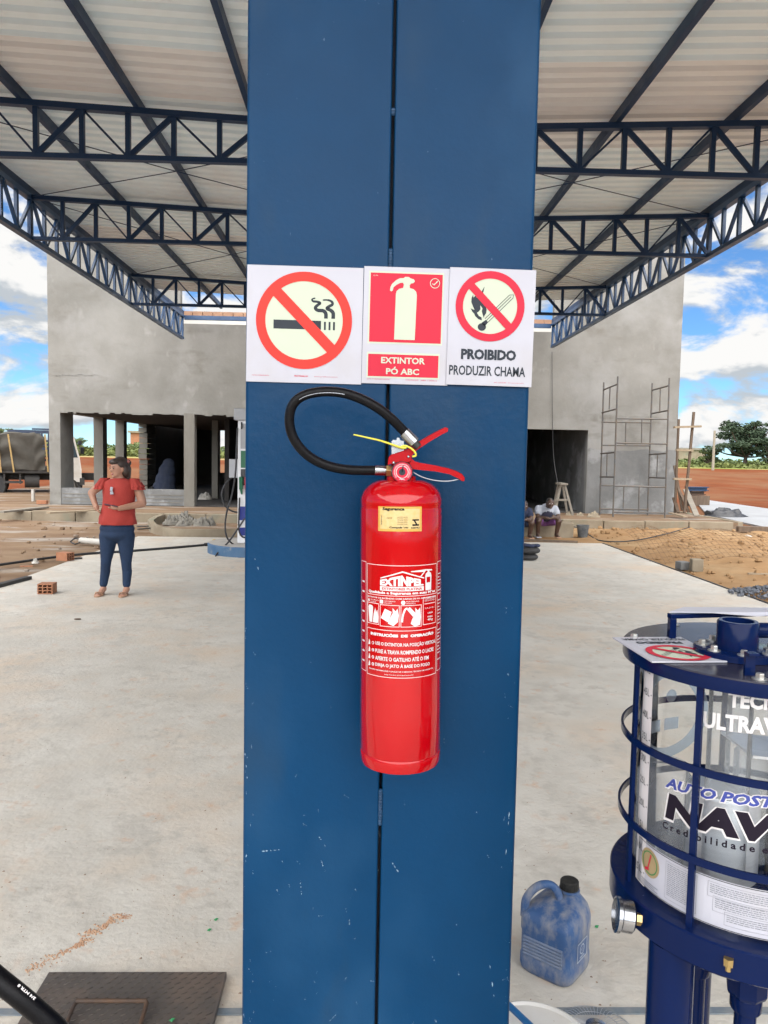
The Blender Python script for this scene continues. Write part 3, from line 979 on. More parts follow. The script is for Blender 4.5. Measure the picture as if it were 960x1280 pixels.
can = thing('station_canopy', (CC, 1.46, 4.63), 'wide filling station canopy of ribbed metal sheet on navy blue trusses', 'canopy')
TY = [1.46, 4.9, 8.3, 11.47, 16.25]
pan = (CX1 - CX0) / 21
for ty in TY:
    mb = MB()
    mb.bar((CX0, ty, CB), (CX1, ty, CB), 0.075, 0.05)
    mb.bar((CX0, ty, topz(CX0)), (CC, ty, topz(CC)), 0.08, 0.06)
    mb.bar((CC, ty, topz(CC)), (CX1, ty, topz(CX1)), 0.08, 0.06)
    tr = mb.build('cross_truss', 'truss', can)
    for k in range(22):
        xk = CX0 + pan * k
        MB().bar((xk, ty, CB + 0.022), (xk, ty, topz(xk) - 0.026), 0.05, 0.05, (0, 1, 0)).build('web_post', 'truss', tr)
        if k < 21:
            x2 = xk + pan
            left = (xk + x2) / 2 < CC
            thick = (k % 2 == 1) if left else (k % 2 == 0)
            downright = (k % 2 == 0) if left else (k % 2 == 0)
            za, zb = (topz(xk) - 0.03, CB + 0.03) if downright else (CB + 0.03, topz(x2) - 0.03)
            wdt = 0.05 if thick else 0.022
            MB().bar((xk + 0.02, ty + (0 if thick else 0.012), za), (x2 - 0.02, ty + (0 if thick else 0.012), zb), wdt, wdt * 0.8, (0, 1, 0)).build('web_brace', 'truss', tr)
# eaves trusses along both long sides
for cx in (CX0, CX1):
    mb = MB()
    ya, yb = -2.1, CEND
    tz = topz(cx)
    mb.bar((cx, ya, CB), (cx, yb, CB), 0.09, 0.06)
    mb.bar((cx, ya, tz), (cx, yb, tz), 0.09, 0.07)
    ft = mb.build('eaves_truss', 'fascia', can)
    n = 49
    pq = (yb - ya) / n
    for k in range(n + 1):
        yk = ya + k * pq
        if yk < 3.5:
            continue
        MB().bar((cx, yk, CB + 0.03), (cx, yk, tz - 0.033), 0.06, 0.045, (1, 0, 0)).build('web_post', 'fascia', ft)
        if k < n:
            a, b = (tz - 0.04, CB + 0.04) if k % 2 else (CB + 0.04, tz - 0.04)
            MB().bar((cx + 0.02, yk + 0.03, a), (cx + 0.02, yk + pq - 0.03, b), 0.045, 0.04, (1, 0, 0)).build('web_brace', 'fascia', ft)
# purlins
for xk in (-3.55, -2.37, -1.2, 0.1, 1.35, 2.6, 3.85):
    MB().bar((xk, -2.2, topz(xk) + 0.085), (xk, 19.6, topz(xk) + 0.085), 0.055, 0.105).build('purlin', 'truss', can)
for xk in (CX0, CX1):
    MB().bar((xk, -2.2, topz(xk) + 0.085), (xk, CEND, topz(xk) + 0.085), 0.075, 0.105).build('purlin', 'truss', can)
# end beam against the building
MB().bar((CX0 + .05, CEND, 5.17), (CX1 - .05, CEND, 5.17), 0.08, 0.11).build('end_beam', 'fascia', can)
for xk in (-2.37, 0.1, 2.6):
    MB().bar((xk, 19.6, topz(xk) + 0.085), (xk, CEND - 0.04, 5.20), 0.05, 0.09).build('purlin_end', 'fascia', can)
# wind-bracing rods
for (ya, yb) in ((8.3, 11.47), (11.47, 16.25)):
    for (xa, xb) in ((CX0, CC), (CC, CX1)):
        for (p, q) in (((xa, ya), (xb, yb)), ((xb, ya), (xa, yb))):
            MB().tube([(p[0], p[1], topz(p[0]) - 0.0), ((p[0] + q[0]) / 2, (p[1] + q[1]) / 2, (topz(p[0]) + topz(q[0])) / 2 - 0.03), (q[0], q[1], topz(q[0]) - 0.0)], 0.006, 6).build('bracing_rod', 'truss', can)
# trapezoidal roof sheets, ribs running down the slope
pitch = 0.2
shape = [(0.0, 0.0), (0.092, 0.0), (0.102, 0.065), (0.182, 0.065), (0.192, 0.0)]
for side in (-1, 1):
    xo = CX0 - 0.12 if side < 0 else CX1 + 0.12
    y = -1.75
    while y < 18.2:
        prof = []
        for r_ in range(5):
            prof += [(y + r_ * pitch + a, b) for a, b in shape]
        prof.append((y + 1.0, 0.0))
        dz = 0.0
        n = len(prof)
        vs_ = [(xo, a, topz(xo) + 0.142 + b + dz) for a, b in prof] + [(CC, a, topz(CC) + 0.142 + b + dz) for a, b in prof]
        vs_ += [(xo, a, topz(xo) + 0.143 + b + dz) for a, b in prof] + [(CC, a, topz(CC) + 0.143 + b + dz) for a, b in prof]
        fs = []
        for i in range(n - 1):
            fs += [(i, i + 1, n + i + 1, n + i), (2 * n + i, 3 * n + i, 3 * n + i + 1, 2 * n + i + 1)]
        MB().add(vs_, fs).build('roof_sheet', 'roof' if rnd.random() < .6 else 'roof_b', can)
        y += 1.0

# ================================================================== SIGNS ON THE PILLAR
UP = Vector((0, 0, 1))


def board(name, px0, px1, py0, py1, y, label, group=None, tilt=0.0):
    a, b = P(px0, (py0 + py1) / 2, y), P(px1, (py0 + py1) / 2, y)
    za, zb = P((px0 + px1) / 2, py1, y).z, P((px0 + px1) / 2, py0, y).z
    wd, ht = b.x - a.x, zb - za
    c = Vector(((a.x + b.x) / 2, y, (za + zb) / 2))
    t = thing(name, c, label, 'sign', group, Euler((0, tilt, 0)))
    rm = WM[t.name].to_3x3()

    def mp(x_, y_, l):
        return c + rm @ Vector((x_ - wd / 2, -0.0012 - l, y_ - ht / 2))
    mb = MB()
    q = MB().box(-wd / 2, wd / 2, -0.0012, 0.0012, -ht / 2, ht / 2)
    mb.add([c + rm @ v for v in q.v], q.f)
    mb.build('board', 'signwhite', t)
    return t, mp, wd, ht


# no smoking
t, mp, wd, ht = board('no_smoking_sign', 308.5, 453.0, 333.0, 478.7, PYF - 0.0016,
                      'square white sign with a crossed-out cigarette in a red ring', tilt=0.006)
u = wd / 145.0                       # one photo pixel


def S(px, py):                       # photo pixel offsets inside this sign
    return ((px - 308.5) * u, (478.7 - py) * u)


cx_, cy_ = S(380.2, 401.2)
Art().disc(cx_, cy_, 58 * u, 64).build('luminous_disc', 'glow', t, mp, 0.0003)
a = Art()
a.rect(*S(342, 412), *S(401.5, 401))
for q in (405.2, 411, 416.6):
    a.rect(*S(q, 412.2), *S(q + 2.4, 402))
for pts, ws in (([(407.5, 398), (407.2, 392), (404, 388.5), (397, 388), (394, 385), (397, 381.5), (400, 379), (396, 377.5), (391, 377), (390, 374.5), (394, 373)], [4.6, 4.6, 4.4, 4.2, 3.8, 3.4, 3, 2.8, 2.4, 1.8, .6]),
                ([(416.6, 398), (416.4, 391), (413, 387.5), (408.5, 385.5), (411, 383), (415.5, 380), (414, 376.5), (409, 375), (403, 375.2)], [4.6, 4.6, 4.2, 3.8, 3.6, 3.2, 2.6, 1.9, .5])):
    sp = spline([(*S(*p), 0) for p in pts], 5)
    wsp = [ws[min(int(i / 5), len(ws) - 1)] * u for i in range(len(sp))]
    a.line([(p.x, p.y) for p in sp], wsp)
a.build('cigarette_symbol', 'greyprint', t, mp, 0.0006)
a = Art()
a.ring(cx_, cy_, 48.5 * u, 60.2 * u)
d = 50 * u / math.sqrt(2)
a.build('prohibition_ring', 'signred', t, mp, 0.0009)
Art().line([(cx_ - d, cy_ + d), (cx_ + d, cy_ - d)], 13.4 * u).build('prohibition_bar', 'signred', t, mp, 0.0012)
a = Art()
a.text('PROTEGELUX', *S(369, 471.2), 17.5 * u, 1.7 * u, 0.03)
a.text('FOTOLUMINESCENTE', *S(316, 471.2), 21 * u, 1.3 * u)
a.text('www.protecao.com.br', *S(394, 471.2), 30 * u, 1.4 * u)
a.build('fine_print', 'signcrimson', t, mp, 0.0003)

# extinguisher sign
t, mp, wd, ht = board('extinguisher_sign', 453.6, 561.5, 334.5, 480.5, PYF - 0.0016,
                      'red and white sign with an extinguisher symbol reading EXTINTOR PÓ ABC', tilt=0.009)
u = wd / 108.0


def S(px, py):
    return ((px - 453.6) * u, (480.5 - py) * u)


Art().rect(*S(459.8, 431.2), *S(553.2, 342)).rect(*S(459.5, 473.5), *S(550.8, 441.5)).build('luminous_panel', 'glow', t, mp, 0.0003)
Art().rect(*S(461.8, 429), *S(551.4, 344.3)).rect(*S(461.2, 471.5), *S(549.3, 444)).build('red_panel', 'signcrimson', t, mp, 0.0006)
a = Art()
body = [(493, 425.5), (493.6, 370), (494.4, 366), (497.5, 363.2), (502.5, 361.8), (503.2, 358), (502.2, 355.5), (498.5, 356), (494, 358.5), (490.5, 361.5), (489.6, 365.5), (488, 366.6), (486.2, 365.6), (486.6, 361.5),
        (488.5, 357.5), (493, 353), (498, 350.2), (503, 349.8), (504.5, 348.3), (509.5, 348.3), (511, 349.8), (515.5, 351), (517, 353.3), (515.5, 355.5), (512, 356.3), (510.4, 358.5), (510.8, 361.8), (515.5, 363),
        (518.8, 366), (519.8, 370), (518.8, 425.5)]
a.poly([S(*p) for p in body])
a.text('EXTINTOR', *S(477.5, 455.3), 55 * u, 8 * u, 0.03)
a.text('PÓ ABC', *S(484, 468.8), 41.5 * u, 9.6 * u, 0.03)
a.ring(*S(542, 355), 5.4 * u, 6.2 * u, 32)
a.line([S(538.6, 355.5), S(540.8, 357), S(545.5, 352)], 1.3 * u)
a.text('12 PA', *S(465, 348.5), 6 * u, 1.6 * u)
a.build('luminous_print', 'glow', t, mp, 0.0009)
a = Art()
a.text('DIM. M 150X200 MM/PVC', *S(460.5, 475.8), 29 * u, 1.6 * u)
a.text('FOTOLUMINESCENTE', *S(509, 475.8), 16 * u, 1.6 * u)
a.text('NBR 13434-2', *S(528, 475.8), 20 * u, 1.6 * u)
a.build('fine_print', 'signcrimson', t, mp, 0.0003)


# no open flame: one on the pillar, one lying on the filter lid
def flame_art(t, mp, u):
    def S(px, py):
        return ((px - 560.3) * u, (482 - py) * u)
    c = S(611.6, 384.5)
    Art().disc(*c, 40 * u, 56).build('luminous_disc', 'glow', t, mp, 0.0003)
    a = Art()
    fl = [(602, 402), (597.5, 400.5), (593.5, 397), (592, 394), (589.5, 391.5), (587.5, 387.5), (590, 388.8), (592.5, 389.5), (590.2, 385), (588, 380), (588.2, 375), (590, 370.8), (590.5, 374.5), (593.2, 371.5), (594.5, 374.5),
          (598, 371), (603.8, 360.5), (602.5, 367.5), (600.5, 374), (600.5, 378), (603.8, 381.5), (606.5, 385.5), (607.5, 389), (607, 393), (604.8, 396.5), (604.5, 399), (602.8, 395), (601.5, 391), (602.2, 387), (599.2, 383.5), (599.8, 388.5),
          (597.5, 391.5), (595.5, 392.8), (598, 396.5), (601.5, 398.5)]
    a.poly([S(*p) for p in fl])
    a.disc(*S(602.3, 410), 5.2 * u, 24, 4.7 * u)
    a.line([S(604, 407), S(608.5, 402.5)], [6 * u, 4 * u])
    for off in (-3.2, -0.4, 2.6):
        a.line([S(608 + off * .7, 402 + off * .7), S(637.5 + off * .7, 372 + off * .7)], 0.8 * u)
    a.line([S(635.3, 369.8), S(640.5, 369.4), S(639.4, 374.2)], 0.8 * u)
    a.build('flame_symbol', 'greyprint', t, mp, 0.0006)
    a = Art()
    a.text('PROIBIDO', *S(577.6, 450.4), 69 * u, 13.2 * u, 0.05)
    a.text('PRODUZIR CHAMA', *S(563.5, 470), 95.5 * u, 12.2 * u, 0.02)
    a.build('lettering', 'greyprint', t, mp, 0.0006)
    a = Art()
    a.ring(*c, 33.8 * u, 43 * u, 56)
    d = 35 * u / math.sqrt(2)
    a.build('prohibition_ring', 'signcrimson', t, mp, 0.0009)
    Art().line([(c[0] - d, c[1] + d), (c[0] + d, c[1] - d)], 9.4 * u).build('prohibition_bar', 'signcrimson', t, mp, 0.0012)
    a = Art()
    a.text('DIM. 150X200 MM', *S(620.5, 478.4), 15 * u, 1.3 * u)
    a.text('www.protecao.com.br', *S(638, 478.4), 20 * u, 1.3 * u)
    a.build('fine_print', 'signcrimson', t, mp, 0.0003)


t, mp, wd, ht = board('open_flame_sign', 560.0, 667.2, 336.0, 482.3, PYF - 0.0046,
                      'white sign on the pillar with crossed-out flame reading PROIBIDO PRODUZIR CHAMA', tilt=0.012)
flame_art(t, mp, wd / 107.2)

# ================================================================== THE EXTINGUISHER
ER = 0.0650
EYA = 1.247                              # depth of its axis
eb, et = P(500.2, 950.5, EYA), P(501.2, 700, EYA)
etilt = math.atan2(et.x - eb.x, et.z - eb.z)
ext = thing('fire_extinguisher', eb, 'red fire extinguisher with black hose hanging on the blue pillar', 'fire extinguisher', None, Euler((0, etilt, 0)))
EM = WM[ext.name]
K = F / EYA                              # pixels per metre there


def E(px, py, d=0.0):
    """a point on the axis plane of the extinguisher, d metres towards the camera"""
    q = P(px, py, EYA - d)
    return q


def EL(x_, y_, z_):
    return EM @ Vector((x_, y_, z_))


def eh(py):
    return (EM.inverted() @ P(501, py, EYA)).z


ERot = EM.to_3x3()
hS = eh(629)                             # shoulder height
hN = eh(603)
prof = [(0.001, 0.006), (0.045, 0.002), (ER - 0.008, 0.0), (ER - 0.002, 0.002), (ER, 0.008), (ER + 0.0006, 0.0185), (ER + 0.0003, 0.021), (ER - 0.0008, 0.0225), (ER, 0.0245)]
prof += [(ER, 0.024 + (hS - 0.032) * i / 6) for i in range(1, 7)]
prof += [(ER - 0.0012, hS - 0.004), (ER - 0.0002, hS - 0.001), (ER - 0.0004, hS + 0.003)]
for i in range(1, 9):
    a_ = i / 8 * math.pi / 2 * 0.86
    prof.append((0.024 + (ER - 0.024) * math.cos(a_), hS + 0.003 + (hN - hS) * 1.05 * math.sin(a_)))
prof += [(0.0235, hN + 0.004), (0.0235, hN + 0.010), (0.0, hN + 0.010)]
MB().lathe(prof, 64, EM.to_translation(), ERot).build('cylinder', 'red', ext, smooth=50)
# hanging bracket behind
MB().obox(EL(0, (PYF - EYA) - 0.013, hS - 0.03), (0.03, 0.022, 0.06), ERot).build('wall_bracket', 'zinc', ext)
# valve body
vz = eh(588)
vp = [(0.0175, hN + 0.006), (0.0195, hN + 0.012), (0.0185, vz - 0.014), (0.0165, vz), (0.0165, vz + 0.018), (0.015, vz + 0.024), (0, vz + 0.024)]
MB().lathe(vp, 28, EM.to_translation(), ERot).build('valve_body', 'redplastic', ext, smooth=40)
# pressure gauge
gc = E(502.5, 590, 0.028)
gr = 0.0172
mY = Matrix.Rotation(R(90), 3, 'X')      # local z -> -y
ga = MB().lathe([(gr * 0.7, -0.012), (gr, -0.006), (gr, 0.004), (gr * 0.93, 0.006), (gr * 0.86, 0.0045)], 32, gc, mY).build('pressure_gauge', 'chrome', ext, smooth=40)


def gmap(x_, y_, l):
    return gc + Vector((x_, -0.0047 - l, y_))


Art().disc(0, 0, gr * 0.88, 40).build('gauge_face', 'signcrimson', ga, gmap, 0.0)
a = Art()
for k in range(-13, 14):
    an = R(90 - k * 10)
    a.line([(gr * .66 * math.cos(an), gr * .66 * math.sin(an)), (gr * .76 * math.cos(an), gr * .76 * math.sin(an))], gr * .06)
a.ring(0, 0, gr * .52, gr * .58, 32)
a.text('ABC', -gr * .24, -gr * .72, gr * .48, gr * .22, 0.03)
a.build('gauge_marks', 'white', ga, gmap, 0.0003)
Art().disc(0, 0, gr * .30, 24).line([(0, 0), (gr * .08, gr * .62)], gr * .1).build('gauge_needle', 'greyprint', ga, gmap, 0.0006)
# hose outlet, ferrules and hose
MB().tube([E(492, 588.5, .006), E(483, 588.3, .006)], 0.0095, 6).build('hose_nut', 'brass', ext)
MB().tube([E(484, 588.4, .006), E(481.5, 588.3, .006), E(469, 587.8, .006)], [0.0068, 0.0082, 0.0082], 16).build('hose_ferrule', 'chrome', ext, smooth=40)
hp = [(471, 587.9), (462, 588), (440, 587.6), (418, 584.5), (398, 577.5), (382, 567), (370, 553), (363.5, 538), (361.8, 522), (365, 508), (373.5, 498), (388, 491.8), (408, 489.4), (430, 491.5), (452, 499),
      (473, 510.5), (490, 524), (504, 538), (510, 544.5)]
hd = [.006, .006, .008, .012, .016, .02, .024, .026, .028, .03, .032, .034, .036, .036, .036, .034, .030, .024, .022]
hpts = spline([E(a_, b_, d_) for (a_, b_), d_ in zip(hp, hd)], 6)
MB().tube(hpts, 0.0077, 16).build('hose', 'hose', ext, smooth=60)
# the printing along the hose
pr_ = MB()
for i in range(60, 78):
    for j in range(2):
        p = hpts[i].lerp(hpts[i + 1], j * .5 + .1)
        q = hpts[i].lerp(hpts[i + 1], j * .5 + .42)
        off = Vector((0.0012, -0.0072, -0.0024))
        pr_.bar(p + off, q + off, 0.0010, 0.0006, (0, 1, 0))
pr_.build('hose_print', 'wire', ext)
MB().tube([E(505.5, 540.5, .022), E(518, 553.5, .022)], [0.0096, 0.0100], 18).build('nozzle_ferrule', 'chrome', ext, smooth=40)
MB().tube([E(516, 551.5, .022), E(521.5, 557.5, .022), E(523, 559, .022)], [0.0072, 0.0068, 0.006], 14).build('nozzle', 'rubber', ext, smooth=40)
# bright steel clip that holds the nozzle
cl = MB()
pl_ = [(489.5, 568), (489.5, 551.5), (491.5, 549.8), (495.5, 550.2), (496.5, 546.8), (499.6, 547.4), (500, 550.3), (504.8, 551.3), (505, 563)]
cl.prism(pl_, lambda a_, b_, d_: E(a_, b_, 0.012 + d_), 0.009)
cl.build('nozzle_clip', 'chrome', ext)


# levers cut from bent plate
def lever(name, outline, d0, d1):
    mb = MB().prism(outline, lambda a_, b_, d_: E(a_, b_, d0 + d_), d1 - d0)
    return bevel(mb.build(name, 'redplastic', ext), 0.0012, 2)


lever('carrying_handle', [(485.5, 580), (485.5, 572), (488, 568.6), (500, 564.8), (511.5, 560.3), (517, 556.5), (537, 543.8), (551, 536.3), (556.5, 534.8), (559.3, 536), (559, 539), (553, 542.8), (538, 551.5), (521, 562.8),
                          (515, 569.5), (513.5, 576.5), (508, 577.5), (498, 577)], -0.010, 0.0235)
lever('squeeze_lever', [(511.5, 578.5), (514, 573.5), (518, 577.2), (524, 579), (543, 582.2), (560, 585.2), (570, 588.5), (577.5, 592.5), (580.8, 597), (580, 600.8), (577.3, 600.8), (573, 597.8), (562, 592.8), (544, 589.2), (523, 587.2), (515.5, 586)],
      -0.010, 0.0225)
for (a_, b_) in ((510.6, 570.8), (492, 578.3)):
    MB().ball(E(a_, b_, 0.024), (0.0022, 0.0016, 0.0022)).build('rivet', 'chrome', ext, smooth=180)
MB().tube(spline([E(516, 590, .016), E(527, 596, .018), (E(543, 600.4, .018)), E(560, 601.4, .018), E(574, 599, .018)], 6), 0.0009, 8).build('safety_wire', 'wire', ext, smooth=180)
ty_ = spline([E(441.8, 543.2, .045), E(459, 547, .044), E(476, 551, .040), E(491, 556, .034), E(503, 559.8, .030), E(508, 559.4, .030)], 6)
MB().tube(ty_, [0.0011 + 0.0006 * min(1, i / 20) for i in range(len(ty_))], 8).build('yellow_seal', 'yellow_tie', ext, smooth=180)
MB().tube(spline([E(500, 559, .030), E(506, 557.2, .030), E(513, 560, .030), E(518.5, 565, .029), E(519.6, 569.5, .027), E(515.5, 570.8, .026)], 6), 0.0016, 8).build('yellow_seal', 'yellow_tie', ext, smooth=180)


# printed labels wrapped round the cylinder; x is arc length, y is height
def wrap(x_, y_, l):
    an = x_ / ER
    r_ = ER + 0.0002 + l
    return EL(r_ * math.sin(an), -r_ * math.cos(an), y_)


def arc(px):
    return ER * math.asin(max(-1, min(1, (px - 500.6) / 51.3)))


def hgt(py):                            # height on the near side of the cylinder
    return (EM.inverted() @ P(501, py, EYA - ER)).z


# yellow inspection sticker
Y0, Y1 = hgt(664.5), hgt(633.5)
X0, X1 = arc(470.8), arc(523.2)
Art().rect(X0, Y0, X1, Y1).build('inspection_sticker', 'yellow_label', ext, wrap, 0.0002, 0.004)
uu = (X1 - X0) / 52.4


def T(px, py):
    return (X0 + (px - 470.8) * uu, Y0 + (664.5 - py) * (Y1 - Y0) / 31.0)


M['stickerpale'] = mat('sticker_pale_print', (0.56, 0.44, 0.22), (0.52, 0.37, 0.13), 200, 0.5)
Art().rect(*T(473.5, 661.5), *T(520.6, 636)).build('sticker_field', 'stickerpale', ext, wrap, 0.0004, 0.004)
a = Art()
a.text('Segurança', *T(476.5, 639.3), 26 * uu, 4.6 * uu, 0.05)
a.text('Compulsório', *T(485, 661.2), 22 * uu, 2.8 * uu, 0.05)
a.text('INMETRO', *T(510, 661.0), 10.5 * uu, 1.8 * uu, 0.04)
a.text('OCP', *T(482, 649), 6.5 * uu, 2 * uu)
for k in range(5):
    a.text('certificado', *T(494, 647 + k * 2.3), 12 * uu, 1.3 * uu)
a.text('SEGURANCA', *T(474.6, 657), 1.4 * uu, 12 * uu)
a.poly([T(511.5, 651), T(519.5, 651), T(519.5, 649.2), T(511.5, 649.2)])
a.poly([T(513, 651), T(515, 651), T(517.6, 655.6), T(515.6, 655.6)])
a.poly([T(511.5, 655.4), T(519.5, 655.4), T(519.5, 657.4), T(511.5, 657.4)])
a.build('sticker_print', 'blackprint', ext, wrap, 0.0006, 0.004)

# main white print
LT, LB = hgt(707.0), hgt(848.0)
PXL, PXR = arc(457.5), arc(543.2)
HL = LT - LB
Wd = PXR - PXL


def L_(fx, fy):                          # fractions of the panel: x from the left, y from the top
    return (PXL + fx * Wd, LT - fy * HL)


lw_ = 0.0009
a = Art()
a.frame(*L_(0, 0.272), *L_(1, 0), lw_)                    # logo box
a.frame(*L_(0.0, 1.0), *L_(1, 0.575), lw_)                # instruction box
for fx in (-0.17, 1.02):                                  # the side columns
    a.frame(*L_(fx, 0.985), *L_(fx + 0.15, -0.012), lw_)
a.rect(*L_(0, 0.565), *L_(0.008, 0.28))
a.frame(*L_(0.012, 0.535), *L_(0.205, 0.345), lw_)
a.frame(*L_(0.218, 0.545), *L_(0.465, 0.350), lw_)
a.frame(*L_(0.478, 0.545), *L_(0.740, 0.350), lw_)
a.frame(*L_(0.760, 0.535), *L_(0.985, 0.290), lw_)
a.rect(*L_(0.78, 0.352), *L_(0.97, 0.346))
a.build('label_frames', 'pinkwhite', ext, wrap, 0.0002, 0.004)
a = Art()
roof_ = [(0.225, 0.112), (0.50, 0.050), (0.775, 0.112), (0.775, 0.122), (0.50, 0.062), (0.225, 0.122)]
a.poly([L_(*p) for p in roof_])
x0_, x1_, y0_ = L_(0.22, 0)[0], L_(0.765, 0)[0], L_(0, 0.182)[1]


def gable(x_, y_):                       # the letters of the name grow towards the ridge
    f_ = 1 - abs((x_ - x0_) / (x1_ - x0_) * 2 - 1)
    return (x_, y0_ + (y_ - y0_) * (0.66 + 0.62 * f_))


a.text('EXTINPEL', x0_, y0_, x1_ - x0_, 0.075 * HL, 0.06, fn=gable)
a.rect(*L_(0.22, 0.226), *L_(0.77, 0.188))
a.text('Qualidade e Segurança em suas Mãos', *L_(0.035, 0.262), 0.93 * Wd, 0.030 * HL, 0.05)
# the little extinguisher in the logo
a.poly([L_(*p) for p in [(0.795, 0.228), (0.79, 0.10), (0.80, 0.078), (0.825, 0.066), (0.825, 0.055), (0.80, 0.052), (0.74, 0.098), (0.70, 0.112), (0.77, 0.062), (0.60, 0.058), (0.60, 0.050), (0.79, 0.040), (0.90, 0.046),
                         (0.905, 0.058), (0.855, 0.056), (0.855, 0.066), (0.88, 0.078), (0.89, 0.10), (0.885, 0.228)]])
a.text('EXTINTOR DE INCÊNDIO COM CARGA DE PÓ ABC - NBR 15808', *L_(0.02, 0.300), 0.96 * Wd, 0.016 * HL, 0.03)
a.poly([L_(0.02, 0.335), L_(0.06, 0.335), L_(0.04, 0.305)])
a.rect(*L_(0.215, 0.342), *L_(0.262, 0.308))
a.disc(*L_(0.508, 0.327), 0.019 * HL, 20)
for (fx, w_) in ((0.07, 0.13), (0.275, 0.14), (0.545, 0.16)):
    a.text('MATERIAIS', *L_(fx, 0.323), w_ * Wd, 0.011 * HL)
    a.text('SOLIDOS', *L_(fx, 0.340), w_ * 0.7 * Wd, 0.011 * HL)
# class pictures: bin and fire, can and spill, plug
a.poly([L_(*p) for p in [(0.05, 0.52), (0.03, 0.385), (0.05, 0.365), (0.10, 0.37), (0.115, 0.385), (0.10, 0.52)]])
a.poly([L_(*p) for p in [(0.11, 0.52), (0.125, 0.44), (0.15, 0.385), (0.16, 0.43), (0.18, 0.40), (0.195, 0.46), (0.19, 0.52)]])
a.poly([L_(*p) for p in [(0.23, 0.47), (0.285, 0.385), (0.37, 0.41), (0.33, 0.505)]])
a.poly([L_(*p) for p in [(0.325, 0.515), (0.36, 0.45), (0.385, 0.42), (0.38, 0.375), (0.42, 0.405), (0.44, 0.38), (0.455, 0.44), (0.445, 0.50), (0.39, 0.535)]])
sp = spline([(*L_(*p), 0) for p in [(0.495, 0.50), (0.505, 0.44), (0.53, 0.39), (0.56, 0.375)]], 5)
a.line([(p.x, p.y) for p in sp], 0.022 * Wd)
a.poly([L_(*p) for p in [(0.555, 0.39), (0.585, 0.365), (0.665, 0.425), (0.63, 0.455)]])
a.poly([L_(*p) for p in [(0.60, 0.515), (0.62, 0.47), (0.66, 0.43), (0.655, 0.375), (0.69, 0.40), (0.72, 0.375), (0.73, 0.46), (0.72, 0.53), (0.65, 0.54)]])
for k, s_ in enumerate(('CAPACIDADE', 'EXTINTORA', '2-A:20-B:C')):
    a.text(s_, *L_(0.785, 0.312 + k * 0.016 + (0.05 if k == 2 else 0)), 0.17 * Wd, 0.012 * HL)
for k, s_ in enumerate(('CARGA', 'NOMINAL', '4Kg')):
    a.text(s_, *L_(0.83, 0.44 + k * 0.034), 0.09 * Wd, (0.014 if k < 2 else 0.026) * HL, 0.02)
a.text('INSTRUÇÕES  DE  OPERAÇÃO', *L_(0.075, 0.640), 0.86 * Wd, 0.036 * HL, 0.07)
for k, (s_, w_) in enumerate((('USE O EXTINTOR NA POSIÇÃO VERTICAL', 0.835), ('PUXE A TRAVA ROMPENDO O LACRE', 0.79), ('APERTE O GATILHO ATÉ O FIM', 0.70), ('DIRIJA O JATO À BASE DO FOGO', 0.72))):
    fy = 0.723 + k * 0.064
    a.text(s_, *L_(0.150, fy), w_ * Wd, 0.044 * HL if k != 1 else 0.036 * HL, 0.025)
    a.disc(*L_(0.112, fy - 0.018), 0.0145 * HL, 14)
    a.poly([L_(0.03, fy + 0.004), L_(0.045, fy - 0.045), L_(0.062, fy - 0.03), L_(0.065, fy + 0.0)])
a.text('MAIORES INFORMAÇÕES CONSULTAR O MANUAL TÉCNICO EM NOSSO SITE', *L_(0.05, 0.950), 0.88 * Wd, 0.016 * HL, 0.02)
a.text('http://www.extinpel.com.br', *L_(0.28, 0.980), 0.36 * Wd, 0.014 * HL)
for k in range(30):                      # the dense print of the side columns
    if 0.08 < 0.03 * k + 0.07 < 0.9 and k % 9 != 8:
        a.rect(*L_(1.035, 0.03 * k + 0.075), *L_(1.155 - 0.03 * (k % 3), 0.03 * k + 0.066))
        if k % 3 == 0:
            a.rect(*L_(-0.13, 0.03 * k + 0.09), *L_(-0.06, 0.03 * k + 0.075))
a.build('label_print', 'white', ext, wrap, 0.0004, 0.004)
a = Art()
a.text('EXTINTORES PLATINA', *L_(0.245, 0.218), 0.50 * Wd, 0.022 * HL, 0.03)
for k in range(4):
    a.text(str(k + 1), *L_(0.101, 0.723 + k * 0.064 - 0.010), 0.02 * Wd, 0.017 * HL, 0.05)
a.rect(*L_(0.81, 0.16), *L_(0.868, 0.11))
a.build('label_red_print', 'red', ext, wrap, 0.0006, 0.004)

# ================================================================== THE DIESEL FILTER UNIT (lower right)
FY = 1.10
fz_top = 1.365
fc = P(947, 815, FY)
fx = fc.x
FU = thing('diesel_filter', (fx, FY, 0), 'navy blue diesel filter with caged clear cylinder, lower right', 'filter unit')
RT = (P(946, 810, FY) - P(779.5, 805, FY)).length * 0.958
CT = Vector((fx, FY, 0))
zt = P(946, 812, FY).z                   # top face of the lid
zb = P(946, 1098, FY).z                  # top face of the lower flange
LT_ = 0.020
MB().lathe([(0, zt - LT_), (RT - 0.001, zt - LT_), (RT, zt - LT_ + 0.002), (RT, zt - 0.002)], 96, CT).build('lid_rim', 'navy', FU, smooth=40)
lid = MB().lathe([(RT, zt - 0.0019), (RT - 0.002, zt), (0.0, zt)], 96, CT, caps=False).build('lid', 'navy_top', FU, smooth=40)
